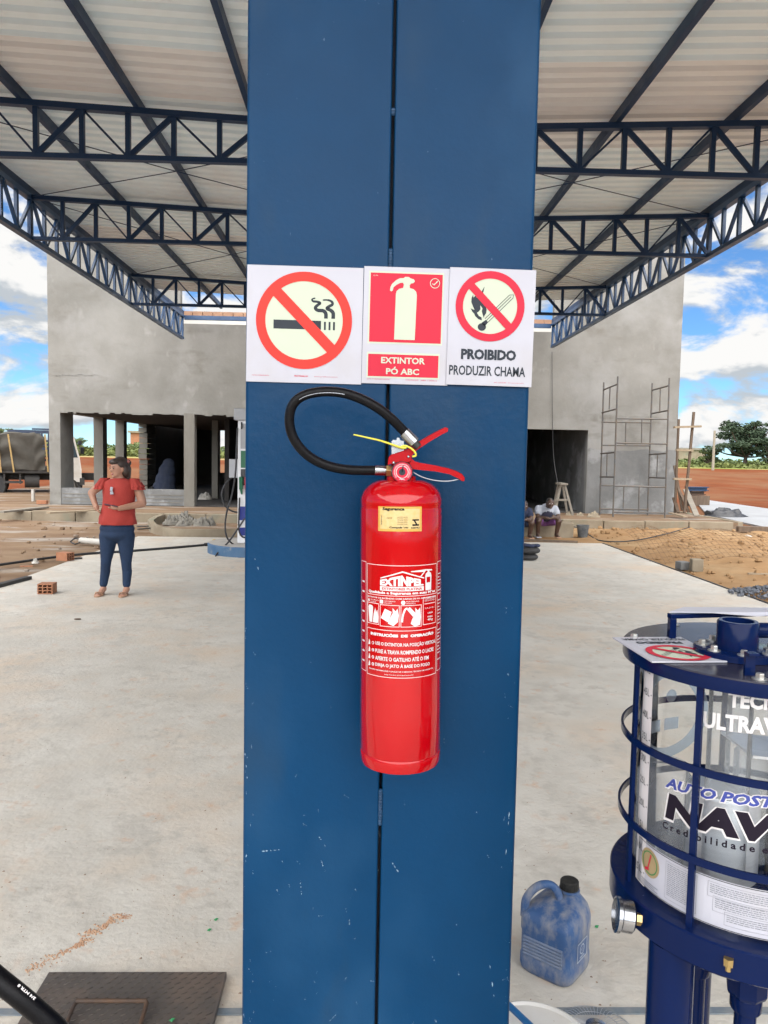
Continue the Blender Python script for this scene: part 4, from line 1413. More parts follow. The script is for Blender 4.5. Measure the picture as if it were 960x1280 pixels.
# flange and inlet pipe on the lid
pc = P(921, 812, FY - 0.03)
pc.z = zt
MB().lathe([(0.0, 0.0005), (0.058, 0.0005), (0.058, 0.009), (0.056, 0.010), (0.0, 0.010)], 40, pc).build('pipe_flange', 'navy', lid, smooth=40)
MB().lathe([(0.028, 0.009), (0.028, 0.046), (0.026, 0.049), (0.021, 0.049), (0.020, 0.03), (0, 0.03)], 32, pc).build('inlet_pipe', 'navy', lid, smooth=40)
MB().tube([pc + Vector((0.024, 0.005, 0.034)), pc + Vector((0.16, 0.01, 0.034))], 0.011, 16).build('side_pipe', 'navy', lid, smooth=60)


def hexbolt(c, r_, parent, h=0.007):
    MB().lathe([(r_ * 1.75, 0.0003), (r_ * 1.75, 0.0017), (0, 0.0017)], 20, c).build('washer', 'zinc', parent, smooth=40)
    MB().lathe([(r_, 0.0015), (r_, h), (r_ * .85, h + .001), (0, h + .001)], 6, c).build('bolt', 'zinc', parent)


for an in (205, 255, 305, 355, 45, 110, 160):
    a_ = R(an)
    hexbolt(pc + Vector((0.046 * math.cos(a_), 0.046 * math.sin(a_), 0.0095)), 0.0050, lid)
for an in (160.5, 243.5, 283, 322, 10, 60, 110):
    a_ = R(an)
    hexbolt(CT + Vector((0.915 * RT * math.cos(a_), 0.915 * RT * math.sin(a_), zt)), 0.0055, lid)
# bar handle with a pale tag over it
h0, h1 = P(839.5, 790, FY + 0.06), P(940, 806, FY + 0.13)
ha = Vector((h0.x, h0.y, zt))
h1 = Vector((fx + 0.11, FY + 0.10, zt))
hb = MB()
hb.bar(ha, ha + Vector((0, 0, 0.033)), 0.010, 0.012, (0, 1, 0))
hb.bar(ha + Vector((-0.005, 0, 0.036)), h1 + Vector((0.005, 0, 0.036)), 0.012, 0.007)
hb.bar(h1, h1 + Vector((0, 0, 0.033)), 0.010, 0.012, (0, 1, 0))
bevel(hb.build('lid_handle', 'navy', lid), 0.001)
lp = P(905, 800, FY - 0.105)
lp = Vector((P(936.5, 838, FY - 0.135).x, FY - 0.135, zt))
MB().obox(lp + Vector((0, 0, 0.014)), (0.013, 0.005, 0.028)).obox(lp + Vector((0, -0.004, 0.029)), (0.013, 0.014, 0.003)).build('lid_lug', 'navy', lid)
tagp = MB()
ta = ha + Vector((-0.002, 0.004, 0.041))
pts = [(-0.002, -0.012), (0.06, -0.024), (0.13, -0.022), (0.20, -0.018), (0.20, 0.015), (0.03, 0.012)]
tagp.prism(pts, lambda a_, b_, d_: ta + Vector((a_, b_ + 0.01, d_ + 0.003 * math.sin(a_ * 40))), 0.0015)
tagp.build('pale_tag', 'signwhite', lid)

# cage, clear cylinder and flange below
RB = RT * 1.03
RG = RT * 0.885
RC = RT * 0.985
FL = 0.016
def an_at(px, near=True):
    best = None
    for k in range(0, 3600):
        a_ = R(k / 10)
        q = CT + Vector((RC * .965 * math.cos(a_), RC * .965 * math.sin(a_), zb + 0.15)) - CAM
        if (q.y < FY) != near:
            continue
        x_ = 480 + F * q.dot(rt) / q.dot(fw)
        if best is None or abs(x_ - px) < best[0]:
            best = (abs(x_ - px), k / 10)
    return best[1]


for an in (an_at(790.5), an_at(868), an_at(868) + 72, an_at(868) + 144, an_at(868) + 216):
    a_ = R(an)
    dd = Vector((RC * 0.965 * math.cos(a_), RC * 0.965 * math.sin(a_), 0))
    MB().bar(CT + dd + UP * (zb - 0.004), CT + dd + UP * (zt - LT_), 0.0085, 0.005, (math.cos(a_), math.sin(a_), 0)).build('cage_bar', 'navy', FU)
zr1 = P(946, 937, FY).z + 0.019
zr2 = P(946, 1043, FY).z + 0.027
for zz in (zr1, zr2):
    rp_ = RC * 0.985
    MB().lathe([(rp_, -0.005), (rp_ + 0.0035, -0.005), (rp_ + 0.0035, 0.005), (rp_, 0.005), (rp_, -0.005)], 96, CT + UP * zz, caps=False).build('cage_ring', 'navy', FU, smooth=40)
cyl = MB().lathe([(RG, zb + 0.001), (RG, zt - LT_ - 0.001)], 96, CT, caps=False).build('clear_cylinder', 'glass', FU, smooth=60)
fl = MB().lathe([(0, zb), (RB - 0.002, zb), (RB, zb - 0.002), (RB, zb - 0.040), (RB - 0.003, zb - 0.043), (0, zb - 0.043)], 96, CT).build('lower_flange', 'navy', FU, smooth=35)
for an in (238, 275, 312):
    a_ = R(an)
    p = CT + Vector((RB * 1.012 * math.cos(a_), RB * 1.012 * math.sin(a_), zb - 0.012))
    MB().lathe([(0.0062, -0.010), (0.0066, 0)], 6, p).build('flange_nut', 'brass', fl)
    MB().lathe([(0.0035, -0.017), (0.0035, -0.009)], 10, p).build('flange_stud', 'brass', fl)
# legs and pipework beneath
zc = zb - 0.095
lgp = P(838, 1220, FY - 0.08)
lga = math.degrees(math.atan2(lgp.y - FY, lgp.x - fx))
lgr = math.hypot(lgp.y - FY, lgp.x - fx)
for an in (lga, lga + 120, lga + 240):
    a_ = R(an)
    p = CT + Vector((lgr * math.cos(a_), lgr * math.sin(a_), 0))
    MB().tube([p + UP * 0.0, p + UP * (zb - 0.0425)], 0.031, 24).build('leg', 'navy', FU, smooth=60)
    MB().lathe([(0.06, 0.0), (0.06, 0.008), (0.0, 0.008)], 24, Vector((p.x, p.y, 0))).build('foot_plate', 'navy', FU, smooth=40)


def pipe(px, Y, top, m_):
    q = P(px, 1240, Y)
    c = Vector((q.x, q.y, 0))
    o = MB().lathe([(0.015, 0.25), (0.015, top)], 20, c).build('outlet_pipe', m_, FU, smooth=40)
    for zz in (top - 0.055, top - 0.115):
        MB().lathe([(0.020, zz), (0.0215, zz + 0.003), (0.0215, zz + 0.020), (0.020, zz + 0.023)], 24, c).build('pipe_collar', m_, o, smooth=40)
    return c


pipe(868, FY + 0.02, zb - 0.044, 'navy')
c = pipe(933, FY - 0.06, zb - 0.044, 'navy')
MB().lathe([(0.026, zb - 0.135), (0.028, zb - 0.13), (0.028, zb - 0.095), (0.024, zb - 0.088), (0.018, zb - 0.07)], 8, c).build('union_nut', 'navy', FU)
MB().box(fx - 0.16, fx + 0.16, FY + 0.0, FY + 0.04, 0.24, 0.27).build('lower_brace', 'navy', FU)
# pressure gauge on the side, its face turned left
g0 = P(792, 1147, FY - 0.065)
g1 = P(776, 1149, FY - 0.075)
ax = Vector((-0.95, 0.12, 0.12)).normalized()
MB().tube([g0 + Vector((0.035, 0.02, 0.002)), g0], 0.0075, 12).build('gauge_stem', 'navy', FU, smooth=60)
MB().tube([g0 - ax * -0.001 + ax * 0.0, g0 - ax * 0.01], 0.009, 6).build('gauge_nut', 'brass', FU)
rq = ax.to_track_quat('Z', 'Y').to_matrix()
gg = MB().lathe([(0.018, 0.0), (0.0215, 0.003), (0.0215, 0.018), (0.0238, 0.020), (0.0238, 0.025), (0.0205, 0.026), (0.0205, 0.023), (0, 0.023)], 36, g0, rq).build('pressure_gauge', 'chrome', FU, smooth=40)
# inside: white cartridges, a metal core and cloudy tubes
zi = zb + 0.001
MB().lathe([(0.052, zi), (0.052, zi + 0.125), (0.050, zi + 0.13), (0, zi + 0.13)], 40, CT + Vector((-0.03, 0.02, 0))).build('filter_core', 'alu', FU, smooth=40)
for (dx, dy, h_) in ((-0.105, 0.06, 0.135), (0.055, 0.075, 0.16), (0.085, -0.06, 0.15), (-0.02, -0.095, 0.0)):
    if h_:
        c = CT + Vector((dx, dy, 0))
        o = MB().lathe([(0.040, zi), (0.040, zi + h_), (0.036, zi + h_ + 0.004), (0.036, zi + h_ + 0.016), (0, zi + h_ + 0.018)], 32, c).build('filter_cartridge', 'cartridge', FU, smooth=40)
for (dx, dy, r_) in ((-0.045, -0.02, 0.030), (0.012, 0.03, 0.034), (0.06, 0.0, 0.03)):
    MB().lathe([(r_, zi + 0.02), (r_, zt - LT_ - 0.002)], 32, CT + Vector((dx, dy, 0)), caps=False).build('riser_tube', 'cloudy', FU, smooth=60)
MB().lathe([(0.0055, zi), (0.0055, zt - LT_ - 0.002)], 12, CT + Vector((0.045, 0.02, 0))).build('tie_rod', 'steel_tube', FU, smooth=60)
MB().obox(CT + Vector((0.05, 0.02, zi + 0.19)), (0.13, 0.10, 0.004), Matrix.Rotation(R(6), 3, 'Y')).build('tray_plate', 'alu', FU)


# print on the clear cylinder; x is arc length from the nearest line of the glass
def gw(x_, y_, l):
    an = x_ / RG
    r_ = RG + 0.0004 + l
    return CT + Vector((r_ * math.sin(an), -r_ * math.cos(an), y_))


vc = Vector((fx, FY)) - Vector((CAM.x, CAM.y))
view_an = math.atan2(-vc.x, vc.y)        # the glass line that faces the camera


def ga_(px, py):
    """arc position and height of a photo pixel on the near side of the clear cylinder"""
    d_ = ray(px, py)
    o_ = CAM - CT
    A_ = d_.x ** 2 + d_.y ** 2
    B_ = 2 * (o_.x * d_.x + o_.y * d_.y)
    C_ = o_.x ** 2 + o_.y ** 2 - RG * RG
    disc = max(B_ * B_ - 4 * A_ * C_, 0)
    s_ = (-B_ - math.sqrt(disc)) / (2 * A_)
    p = CAM + d_ * s_
    return (RG * math.atan2(p.x - CT.x, -(p.y - CT.y)), p.z)


def gtext(A_, s, pa, pb, ht_, bold, shear=0.0):
    a0, z0 = ga_(*pa)
    a1, z1 = ga_(*pb)
    A_.text(s, a0, 0, a1 - a0, ht_, bold, shear, fn=lambda x_, y_: (x_, z0 + (z1 - z0) * (x_ - a0) / (a1 - a0) + y_))


pm_ = RG / (FY - RG) * F                 # rough pixels per metre at the near glass
s1 = 1.0 / (F / (FY - RG * 0.75))
hh = Art()
gtext(hh, 'AUTO POST', (832, 983), (970, 1010), 15 * s1, 0.04, 0.25)
hh.build('blue_lettering', 'blueprint', FU, gw, 0.0006, 0.01)
hh = Art()
gtext(hh, 'AUTO POST', (830.6, 984.2), (971.4, 1011.2), 17.4 * s1, 0.10, 0.25)
gtext(hh, 'NAVI', (829.6, 1023.5), (986, 1057), 40 * s1, 0.085, 0.1)
hh.build('lettering_outline', 'white', FU, gw, 0.0002, 0.01)
hh = Art()
gtext(hh, 'NAVI', (832, 1021.5), (984, 1055), 36.5 * s1, 0.06, 0.1)
gtext(hh, 'C r e d i b i l i d a d e  e  c', (828.5, 1034), (975, 1068), 10 * s1, 0.03)
hh.build('dark_lettering', 'darkviolet', FU, gw, 0.0006, 0.01)
hh = Art()
gtext(hh, 'TECN', (910, 884), (972, 888), 21 * s1, 0.04)
gtext(hh, 'ULTRAV', (879, 909), (972, 919), 22 * s1, 0.035)
hh.build('white_lettering', 'white', FU, gw, 0.0004, 0.01)
# white instruction label at the foot of the glass
za_ = zb + 0.006
zb_ = zb + 0.072
xa_ = ga_(798, 1085)[0]
xb_ = 0.20
Art().rect(xa_, za_, xb_, zb_).build('instruction_label', 'signwhite', FU, gw, 0.0, 0.01)
hh = Art()
hh.frame(xa_ + 0.001, za_ + 0.001, xb_ - 0.001, zb_ - 0.001, 0.0009)
hh.build('label_border', 'blackprint', FU, gw, 0.0006, 0.01)
hh = Art()
xg = xa_ + 0.031
Art().disc(xg, za_ + 0.040, 0.0205, 40).build('label_seal', 'tan', FU, gw, 0.0004, 0.01)
hh.ring(xg, za_ + 0.040, 0.0150, 0.0166, 40)
hh.build('seal_ring', 'greenprint', FU, gw, 0.0008, 0.01)
hh = Art()
hh.line([(xg - 0.004, za_ + 0.028), (xg + 0.003, za_ + 0.053)], 0.0022)
hh.line([(xg - 0.010, za_ + 0.028), (xg - 0.001, za_ + 0.031)], 0.004)
hh.build('seal_needle', 'signcrimson', FU, gw, 0.001, 0.01)
hh = Art()
rg = random.Random(3)
for (x0_, x1_, n_, y_) in ((xa_ + 0.066, xa_ + 0.108, 17, zb_ - 0.010), (xa_ + 0.128, xa_ + 0.20, 5, zb_ - 0.010), (xa_ + 0.135, xa_ + 0.20, 5, zb_ - 0.028), (xa_ + 0.15, xa_ + 0.205, 4, zb_ - 0.045)):
    hh.frame(x0_ - 0.003, y_ - n_ * 0.0027 - 0.003, x1_ + 0.003, y_ + 0.004, 0.0004)
    for k in range(n_):
        x_ = x0_
        while x_ < x1_ - 0.003:
            w_ = rg.uniform(0.002, 0.007)
            hh.rect(x_, y_ - k * 0.0027, min(x_ + w_, x1_), y_ - k * 0.0027 + 0.0011)
            x_ += w_ + 0.0010
for k in range(3):
    hh.rect(xa_ + 0.012, za_ + 0.004 + k * 0.0028, xa_ + 0.05 - 0.006 * (k % 2), za_ + 0.0052 + k * 0.0028)
hh.build('label_fine_print', 'palegrey', FU, gw, 0.0006, 0.01)
# graduated strip on the left of the glass
ang0 = ga_(800.5, 960)[0]
ang1 = ga_(812, 960)[0]
Art().rect(ang0, zb + 0.004, ang1, zt - LT_ - 0.004).build('scale_strip', 'white', FU, gw, 0.0, 0.01)
zs0, zs1 = zb + 0.02, zt - LT_ - 0.012
for k in range(10):
    zz = zs0 + (zs1 - zs0) * k / 9
    hh = Art()
    hh.text('%dL' % (5 + 5 * k), ang0 + 0.003, zz, (ang1 - ang0) * 0.62, 0.0105, 0.0)
    hh.rect(ang1 - 0.004, zz + 0.003, ang1 - 0.0008, zz + 0.0042)
    hh.build('scale_number', 'greyprint', FU, gw, 0.0005, 0.01)


# prints on the far side of the glass
def gb(x_, y_, l):
    an = x_ / RG
    r_ = RG - 0.001 - l
    return CT + Vector((r_ * math.sin(an), r_ * math.cos(an), y_))


hh = Art()
hh.ring(-0.07, zt - 0.145, 0.060, 0.078, 48)
hh.disc(-0.062, zt - 0.118, 0.011, 24)
hh.rect(-0.115, zt - 0.175, -0.085, zt - 0.155)
hh.rect(-0.075, zt - 0.175, -0.045, zt - 0.155)
hh.build('pale_blue_emblem', 'paleblue', FU, gb, 0.0, 0.01)
hh = Art().text('WILLI', -0.155, zt - 0.262, 0.062, 0.013, 0.02, 0.3)
hh.build('small_lettering', 'greyprint', FU, gb, 0.0004, 0.01)

# the loose flame sign lying on the lid, read from the far side
near_l, near_r = P(815.5, 828, FY - 0.112), P(911, 828.5, FY - 0.112)
sw_ = 0.105
su = sw_ / 107.2
sh_ = 146.3 * su


def lidpt(px, py):
    return G(px, py, zt + 0.0006)


q1, q2, q3 = lidpt(815, 828.5), lidpt(911, 828), lidpt(781.5, 796)
ex = (q2 - q1).normalized()
sw_ = (q2 - q1).length
ey = Vector((-ex.y, ex.x, 0))
if ey.dot(q3 - q1) < 0:
    ey = -ey
sh_ = sw_ * 1.30
org = q1 + ey * sh_ + ex * sw_ + Vector((0, 0, 0.0))          # lower-left corner of the print, seen upside down
ls = thing('open_flame_sign', (q1 + q2) / 2 + ey * sh_ / 2 + Vector((0, 0, 0.0004)), 'small flame prohibition sign lying upside down on the navy lid', 'sign')


def lm(x_, y_, l):
    return org - ex * x_ - ey * y_ + Vector((0, 0, 0.0022 + l))


mb = MB()
mb.add([q + Vector((0, 0, h_)) for h_ in (0, 0.002) for q in (q1, q2, q2 + ey * sh_, q1 + ey * sh_)], [(3, 2, 1, 0), (4, 5, 6, 7), (0, 1, 5, 4), (1, 2, 6, 5), (2, 3, 7, 6), (3, 0, 4, 7)])
mb.build('board', 'signwhite', ls)
flame_art(ls, lm, sw_ / 107.2)

# ================================================================== JUG, BUCKET, FAN GUARD, COVER PLATE, HOSE
jb = G(693, 1207)
jc = Vector((jb.x, jb.y, 0))
jr = R(50)
jug = thing('plastic_jug', jc, 'dusty blue plastic jug with a black screw cap on the concrete', 'jug', None, Euler((0, 0, jr)))
JM = WM[jug.name]


def sq_ring(hw_, hd_, z_, cx=0.0, cy=0.0, e=5.0, n=40):
    res = []
    for i in range(n):
        a_ = 2 * math.pi * i / n
        c_, s_ = math.cos(a_), math.sin(a_)
        res.append(JM @ Vector((cx + hw_ * math.copysign(abs(c_) ** (2 / e), c_), cy + hd_ * math.copysign(abs(s_) ** (2 / e), s_), z_)))
    return res


jw = 0.092
# local -y face (the emblem face) ends up to the right, local -x face (the ribbed one) to the left
rings = [sq_ring(jw * .90, jw * .90, 0.0), sq_ring(jw * .97, jw * .97, 0.008), sq_ring(jw, jw, 0.022), sq_ring(jw, jw, 0.05), sq_ring(jw * .975, jw * .975, 0.056), sq_ring(jw * .975, jw * .975, 0.125),
         sq_ring(jw, jw, 0.134), sq_ring(jw, jw, 0.170), sq_ring(jw * .965, jw * .965, 0.186), sq_ring(jw * .84, jw * .84, 0.204, .012, -.005, 4), sq_ring(jw * .56, jw * .56, 0.219, .032, -.014, 3.2),
         sq_ring(0.034, 0.034, 0.231, .042, -.020, 2.4), sq_ring(0.027, 0.027, 0.236, .044, -.0216, 2), sq_ring(0.027, 0.027, 0.246, .044, -.0216, 2)]
MB().loft(rings).build('jug_body', 'jug', jug, smooth=55)
nk = JM @ Vector((.044, -.0216, 0))
MB().lathe([(0.033, 0.240), (0.034, 0.243), (0.033, 0.247)], 28, nk).build('neck_ring', 'jug', jug, smooth=40)
cp = MB()
n = 48
cr = []
for z_, k_ in ((0.2475, 1.0), (0.250, 1.03), (0.272, 1.0), (0.2755, 0.90)):
    cr.append([nk + Vector((0.0285 * k_ * (1 + (0.035 if i % 2 and z_ < 0.274 else 0)) * math.cos(2 * math.pi * i / n), 0.0285 * k_ * (1 + (0.035 if i % 2 and z_ < 0.274 else 0)) * math.sin(2 * math.pi * i / n), z_)) for i in range(n)])
cp.loft(cr)
cp.build('screw_cap', 'cap', jug, smooth=30)
hpts = spline([jc + Vector(p) for p in ((0.010, 0.0, 0.205), (0.002, 0.0, 0.244), (-0.024, 0.0, 0.270), (-0.064, 0.002, 0.262), (-0.096, 0.004, 0.222), (-0.100, 0.005, 0.165))], 6)
MB().tube(hpts, [0.0125 + 0.003 * abs(i / len(hpts) - .4) for i in range(len(hpts))], 14).build('jug_handle', 'jug', jug, smooth=60)
for k in range(6):                      # moulded ribs on the left face
    z_ = 0.064 + k * 0.0105
    p0, p1 = JM @ Vector((-jw * .965, -jw * .70, z_)), JM @ Vector((-jw * .965, jw * .72, z_))
    MB().tube([p0, p1], 0.0046, 8).build('moulded_rib', 'jug_rib', jug, smooth=60)
for k in range(6):
    z_ = 0.064 + k * 0.0105
    MB().tube([JM @ Vector((jw * .965, -jw * .70, z_)), JM @ Vector((jw * .965, jw * .72, z_))], 0.0046, 8).build('moulded_rib', 'jug_rib', jug, smooth=60)


def jmap(x_, y_, l):
    return JM @ Vector((x_, -jw * .975 - 0.0012 - l, y_))


M['emblem_blue'] = mat('emblem_blue', (0.03, 0.07, 0.17), (0.07, 0.11, 0.20), 60, 0.5)
Art().rect(-0.034, 0.062, 0.036, 0.122).build('emblem_panel', 'emblem_blue', jug, jmap, -0.0004)
a = Art()
a.frame(-0.034, 0.062, 0.036, 0.122, 0.003)
a.ring(0.001, 0.095, 0.013, 0.016, 24)
a.line([(-0.007, 0.099), (0.0, 0.089), (0.008, 0.101)], 0.002)
a.text('IPIRANGA', -0.020, 0.069, 0.042, 0.006) if False else a.rect(-0.016, 0.070, 0.018, 0.0735)
a.build('moulded_emblem', 'jug_emblem', jug, jmap, 0.0)
o = jug.children[-1]

# white bucket at the bottom edge
bc = P(668, 1300, 1.62)
bc = Vector((bc.x, 1.62, 0))
bt = 0.333
bu = thing('white_bucket', bc, 'white plastic bucket with lid at the foot of the pillar', 'bucket')
MB().lathe([(0.105, 0.0), (0.122, bt - 0.03), (0.129, bt - 0.028), (0.129, bt - 0.006), (0.123, bt - 0.004)], 48, bc).build('bucket_body', 'bucket', bu, smooth=40)
MB().lathe([(0.131, bt - 0.015), (0.131, bt), (0.124, bt + 0.003), (0.119, bt - 0.003), (0.0, bt - 0.003)], 48, bc).build('bucket_lid', 'bucket', bu, smooth=40)
pa, pb = P(639, 1259.5, 1.66), P(669, 1288, 1.58)
MB().tube([pa + (pa - pb) * 2.0, pa, pb, pb + (pb - pa) * 1.5], 0.0075, 10).build('blue_bail', 'bluestrap', bu, smooth=60)

# wire fan guard lying beside it
gc_ = G(745, 1296)
fg = thing('fan_guard', (gc_.x, gc_.y, 0), 'round thin wire fan guard lying on the concrete beside the bucket', 'fan guard')
GC = Vector((gc_.x, gc_.y, 0.0))
rr_ = 0.118
MB().tube([GC + Vector((rr_ * math.cos(2 * math.pi * i / 64), rr_ * math.sin(2 * math.pi * i / 64), 0.004)) for i in range(64)], 0.0011, 6, closed=True).build('outer_ring', 'wire', fg, smooth=180)
MB().tube([GC + Vector((rr_ * .6 * math.cos(2 * math.pi * i / 48), rr_ * .6 * math.sin(2 * math.pi * i / 48), 0.022)) for i in range(48)], 0.0009, 6, closed=True).build('inner_ring', 'wire', fg, smooth=180)
for i in range(56):
    a_ = 2 * math.pi * i / 56
    d_ = Vector((math.cos(a_), math.sin(a_), 0))
    MB().tube([GC + d_ * rr_ + UP * .004, GC + d_ * rr_ * .82 + UP * .017, GC + d_ * rr_ * .25 + UP * .026], 0.0007, 5).build('guard_wire', 'wire', fg)
MB().lathe([(0.030, 0.022), (0.030, 0.034), (0.022, 0.038), (0, 0.038)], 24, GC).build('guard_hub', 'chrome', fg, smooth=40)

# chequer-plate cover, lower left
c1_, c2_ = G(62, 1213, 0.02), G(283, 1216, 0.02)
yb_ = (c1_.y + c2_.y) / 2
pw_ = c2_.x - c1_.x
pd_ = 0.62
pc0 = Vector((c1_.x, yb_ - pd_, 0))
cov = thing('cover_plate', (c1_.x + pw_ / 2, yb_ - pd_ / 2, 0), 'brown chequered steel cover plate on the floor, lower left', 'cover plate')
bevel(MB().box(c1_.x, c2_.x, yb_ - pd_, yb_, 0.001, 0.020).build('plate_sheet', 'plate', cov), 0.002)
tm = None
sx, sy = 0.030, 0.0215
cnt = 0
for j in range(int(pd_ / sy)):
    for i in range(int(pw_ / sx)):
        x_ = c1_.x + 0.016 + i * sx + (sx / 2 if j % 2 else 0)
        y_ = yb_ - 0.012 - j * sy
        if x_ > c2_.x - 0.014 or y_ < yb_ - pd_ + 0.012:
            continue
        if tm is None:
            an = R(35)
            dx_, dy_ = Vector((math.cos(an), math.sin(an), 0)) * 0.0125, Vector((-math.sin(an), math.cos(an), 0)) * 0.0028
            hh_ = Vector((0, 0, 0.0022))
            tb = MB().add([-dx_, -dy_, dx_, dy_, -dx_ * .6 + hh_, -dy_ * .3 + hh_, dx_ * .6 + hh_, dy_ * .3 + hh_], [(0, 1, 5, 4), (1, 2, 6, 5), (2, 3, 7, 6), (3, 0, 4, 7), (4, 5, 6, 7)])
            to = tb.build('raised_tread', 'tread', None)
            tm = to.data
            bpy.data.objects.remove(to)
            treads = []
        treads.append((x_, y_))
treads.sort(key=lambda q: -q[1])
rest = MB()
for k, (x_, y_) in enumerate(treads):
    if k < 290:
        o = bpy.data.objects.new('raised_tread', tm)
        col.objects.link(o)
        o.parent = cov
        o.location = WM[cov.name].inverted() @ Vector((x_, y_, 0.0202))
    else:
        rest.add([v.co + Vector((x_, y_, 0.0202)) for v in tm.vertices], [tuple(p.vertices) for p in tm.polygons])
if rest.v:
    o = rest.build('raised_treads', 'tread', cov)
    o['kind'] = 'stuff'
q1, q2 = G(94, 1251.5, 0.045), G(184, 1251.5, 0.045)
hy = (q1.y + q2.y) / 2
hpth = spline([(q1.x, hy - 0.12, 0.021), (q1.x, hy - 0.1, 0.024), (q1.x, hy - 0.015, 0.04), (q1.x + 0.006, hy, 0.045), (q1.x + 0.02, hy, 0.046), (q2.x - 0.02, hy, 0.046), (q2.x - 0.006, hy, 0.045), (q2.x, hy - 0.015, 0.04), (q2.x, hy - 0.1, 0.024), (q2.x, hy - 0.12, 0.021)], 5)
MB().tube(hpth, 0.0065, 10).build('lifting_handle', 'rust', cov, smooth=60)

# thick black hose crossing the lower left corner
hq = [P(-330, 1120, 1.25), P(-190, 1120, 1.2), P(-90, 1155, 1.17), P(0, 1226, 1.15), P(45, 1263, 1.15), P(82, 1300, 1.16), P(118, 1370, 1.2), P(140, 1500, 1.3)]
hq.append(Vector((hq[-1].x + 0.05, 1.5, 0.12)))
hq.append(Vector((hq[-1].x + 0.0, 1.75, 0.02)))
hq.append(Vector((hq[-1].x - 0.5, 1.8, 0.02)))
hs = spline(hq, 8)
hose = tag(MB().tube(hs, 0.0160, 20).build('fuel_hose', 'hose', None, 60, origin=(hs[-1].x, hs[-1].y, 0)), 'thick black hose crossing the lower left corner of the picture', 'hose')
a0 = P(22, 1231.5, 1.135)
a1 = P(37, 1244, 1.135)
exh = (a1 - a0).normalized()
nn = Vector((0, -1, 0))
eyh = nn.cross(exh)
if eyh.z > 0:
    eyh = -eyh


def hm(x_, y_, l):
    # lettering reads from the far side: it runs upside down along the upper flank of the hose
    return a0 + exh * (0.034 - x_) + eyh * (y_ - 0.004) + nn * (0.0005 + l - (y_ - 0.002) * 0.0)


Art().text('3/4 MTR 8', 0.0, 0.0, 0.034, 0.0052, 0.03).build('hose_lettering', 'white', hose, hm, 0.0)

# ================================================================== PEOPLE
# ---- the woman standing on the slab
wb = G(146, 743)
WS = (wb - CAM).dot(fw) / F              # metres per photo pixel where she stands
wo = thing('person', (wb.x, wb.y, 0), 'woman in a red ruffled blouse and blue jeans standing with a phone', 'person')


def Wp(px, py, d=0.0):
    """photo pixel near the woman, d metres towards the camera"""
    return Vector((wb.x + (px - 146) * WS, wb.y - d, (743 - py) * WS + (px - 146) * WS * 0.0))


body = MB()
# trunk and neck
for (px, py, rx, ry, rz) in ((149, 609, .155, .10, .12), (149, 622, .14, .105, .12), (148.4, 638, .145, .11, .12), (147, 655, .18, .125, .13)):
    body.ball(Wp(px, py), (rx, ry, rz), nu=16, nv=10)
body.limb(Wp(150.5, 604), .058, Wp(150, 594), .050)
hc = Wp(149.5, 585.5, 0.01)
hrot = Matrix.Rotation(R(-42), 3, 'Z') @ Matrix.Rotation(R(9), 3, 'X')    # the head turns towards her right (picture left)
body.ball(hc + Vector((0, 0, .012)), (.073, .092, .098), hrot, 18, 12)
body.ball(hc + hrot @ Vector((0, -.030, -.045)), (.052, .058, .060), hrot, 14, 10)        # jaw
body.ball(hc + hrot @ Vector((0, -.098, -.012)), (.011, .016, .020), hrot, 8, 6)          # nose
body.ball(hc + hrot @ Vector((0, -.082, -.082)), (.020, .016, .014), hrot, 8, 6)          # chin
body.ball(hc + hrot @ Vector((.073, .008, -.01)), (.010, .020, .030), hrot, 8, 6)         # ears
body.ball(hc + hrot @ Vector((-.073, .008, -.01)), (.010, .020, .030), hrot, 8, 6)
# arm on the hip (picture left)
body.limb(Wp(131, 604), .054, Wp(114.5, 616.5, -.03), .041)
body.limb(Wp(114.5, 616.5, -.03), .041, Wp(123, 632, .06), .029)
hand0 = Wp(124.5, 634, .075)
body.ball(hand0, (.030, .035, .040), None, 10, 8)
for k in range(4):
    body.limb(hand0 + Vector((.006, -.012, -.012 - .014 * k * .4)), .0105, hand0 + Vector((.034 + .004 * k, -.022 + .008 * k, -.040 - .008 * k)), .009, 8)
body.limb(hand0 + Vector((-.01, .005, .0)), .011, hand0 + Vector((-.022, .05, -.012)), .009, 8)
# arm holding the phone (picture right)
body.limb(Wp(171, 604), .058, Wp(178.5, 628, .0), .046)
body.limb(Wp(178.5, 629, .01), .045, Wp(157, 633.5, .20), .030)
hand1 = Wp(152, 633, .225)
body.ball(hand1, (.042, .030, .022), None, 10, 8)
for k in range(4):
    body.limb(hand1 + Vector((-.02, -.018 + .012 * k, -.004)), .0105, hand1 + Vector((-.062 + .006 * k, -.026 + .014 * k, .006)), .0085, 8)
body.limb(hand1 + Vector((-.002, -.022, .012)), .011, hand1 + Vector((-.030, -.034, .026)), .009, 8)
# legs, ankles and feet
for s, (ax_, fx_) in enumerate(((129.6, 128), (158.2, 158))):
    body.limb(Wp(136.5 if s == 0 else 158, 660), .070, Wp(133.4 if s == 0 else 158.4, 700), .036)
    body.limb(Wp(133.4 if s == 0 else 158.4, 700), .036, Wp(ax_, 725), .029)
    body.limb(Wp(ax_, 724), .029, Wp(ax_, 734.5), .032)
    body.limb(Wp(ax_, 736), .038, Wp(fx_, 741.3, .10), .028)
    body.ball(Wp(fx_, 741.5, .125), (.040, .055, .020), None, 12, 8)
    for k in range(5):
        body.ball(Wp(fx_, 742.2, .18) + Vector(((k - 2) * .0155, abs(k - (3 if s == 0 else 1)) * .007, .003)), (.0095, .014, .010), None, 8, 6)
remesh(body.build('body', 'skin', wo, smooth=180), 0.0085, 3)
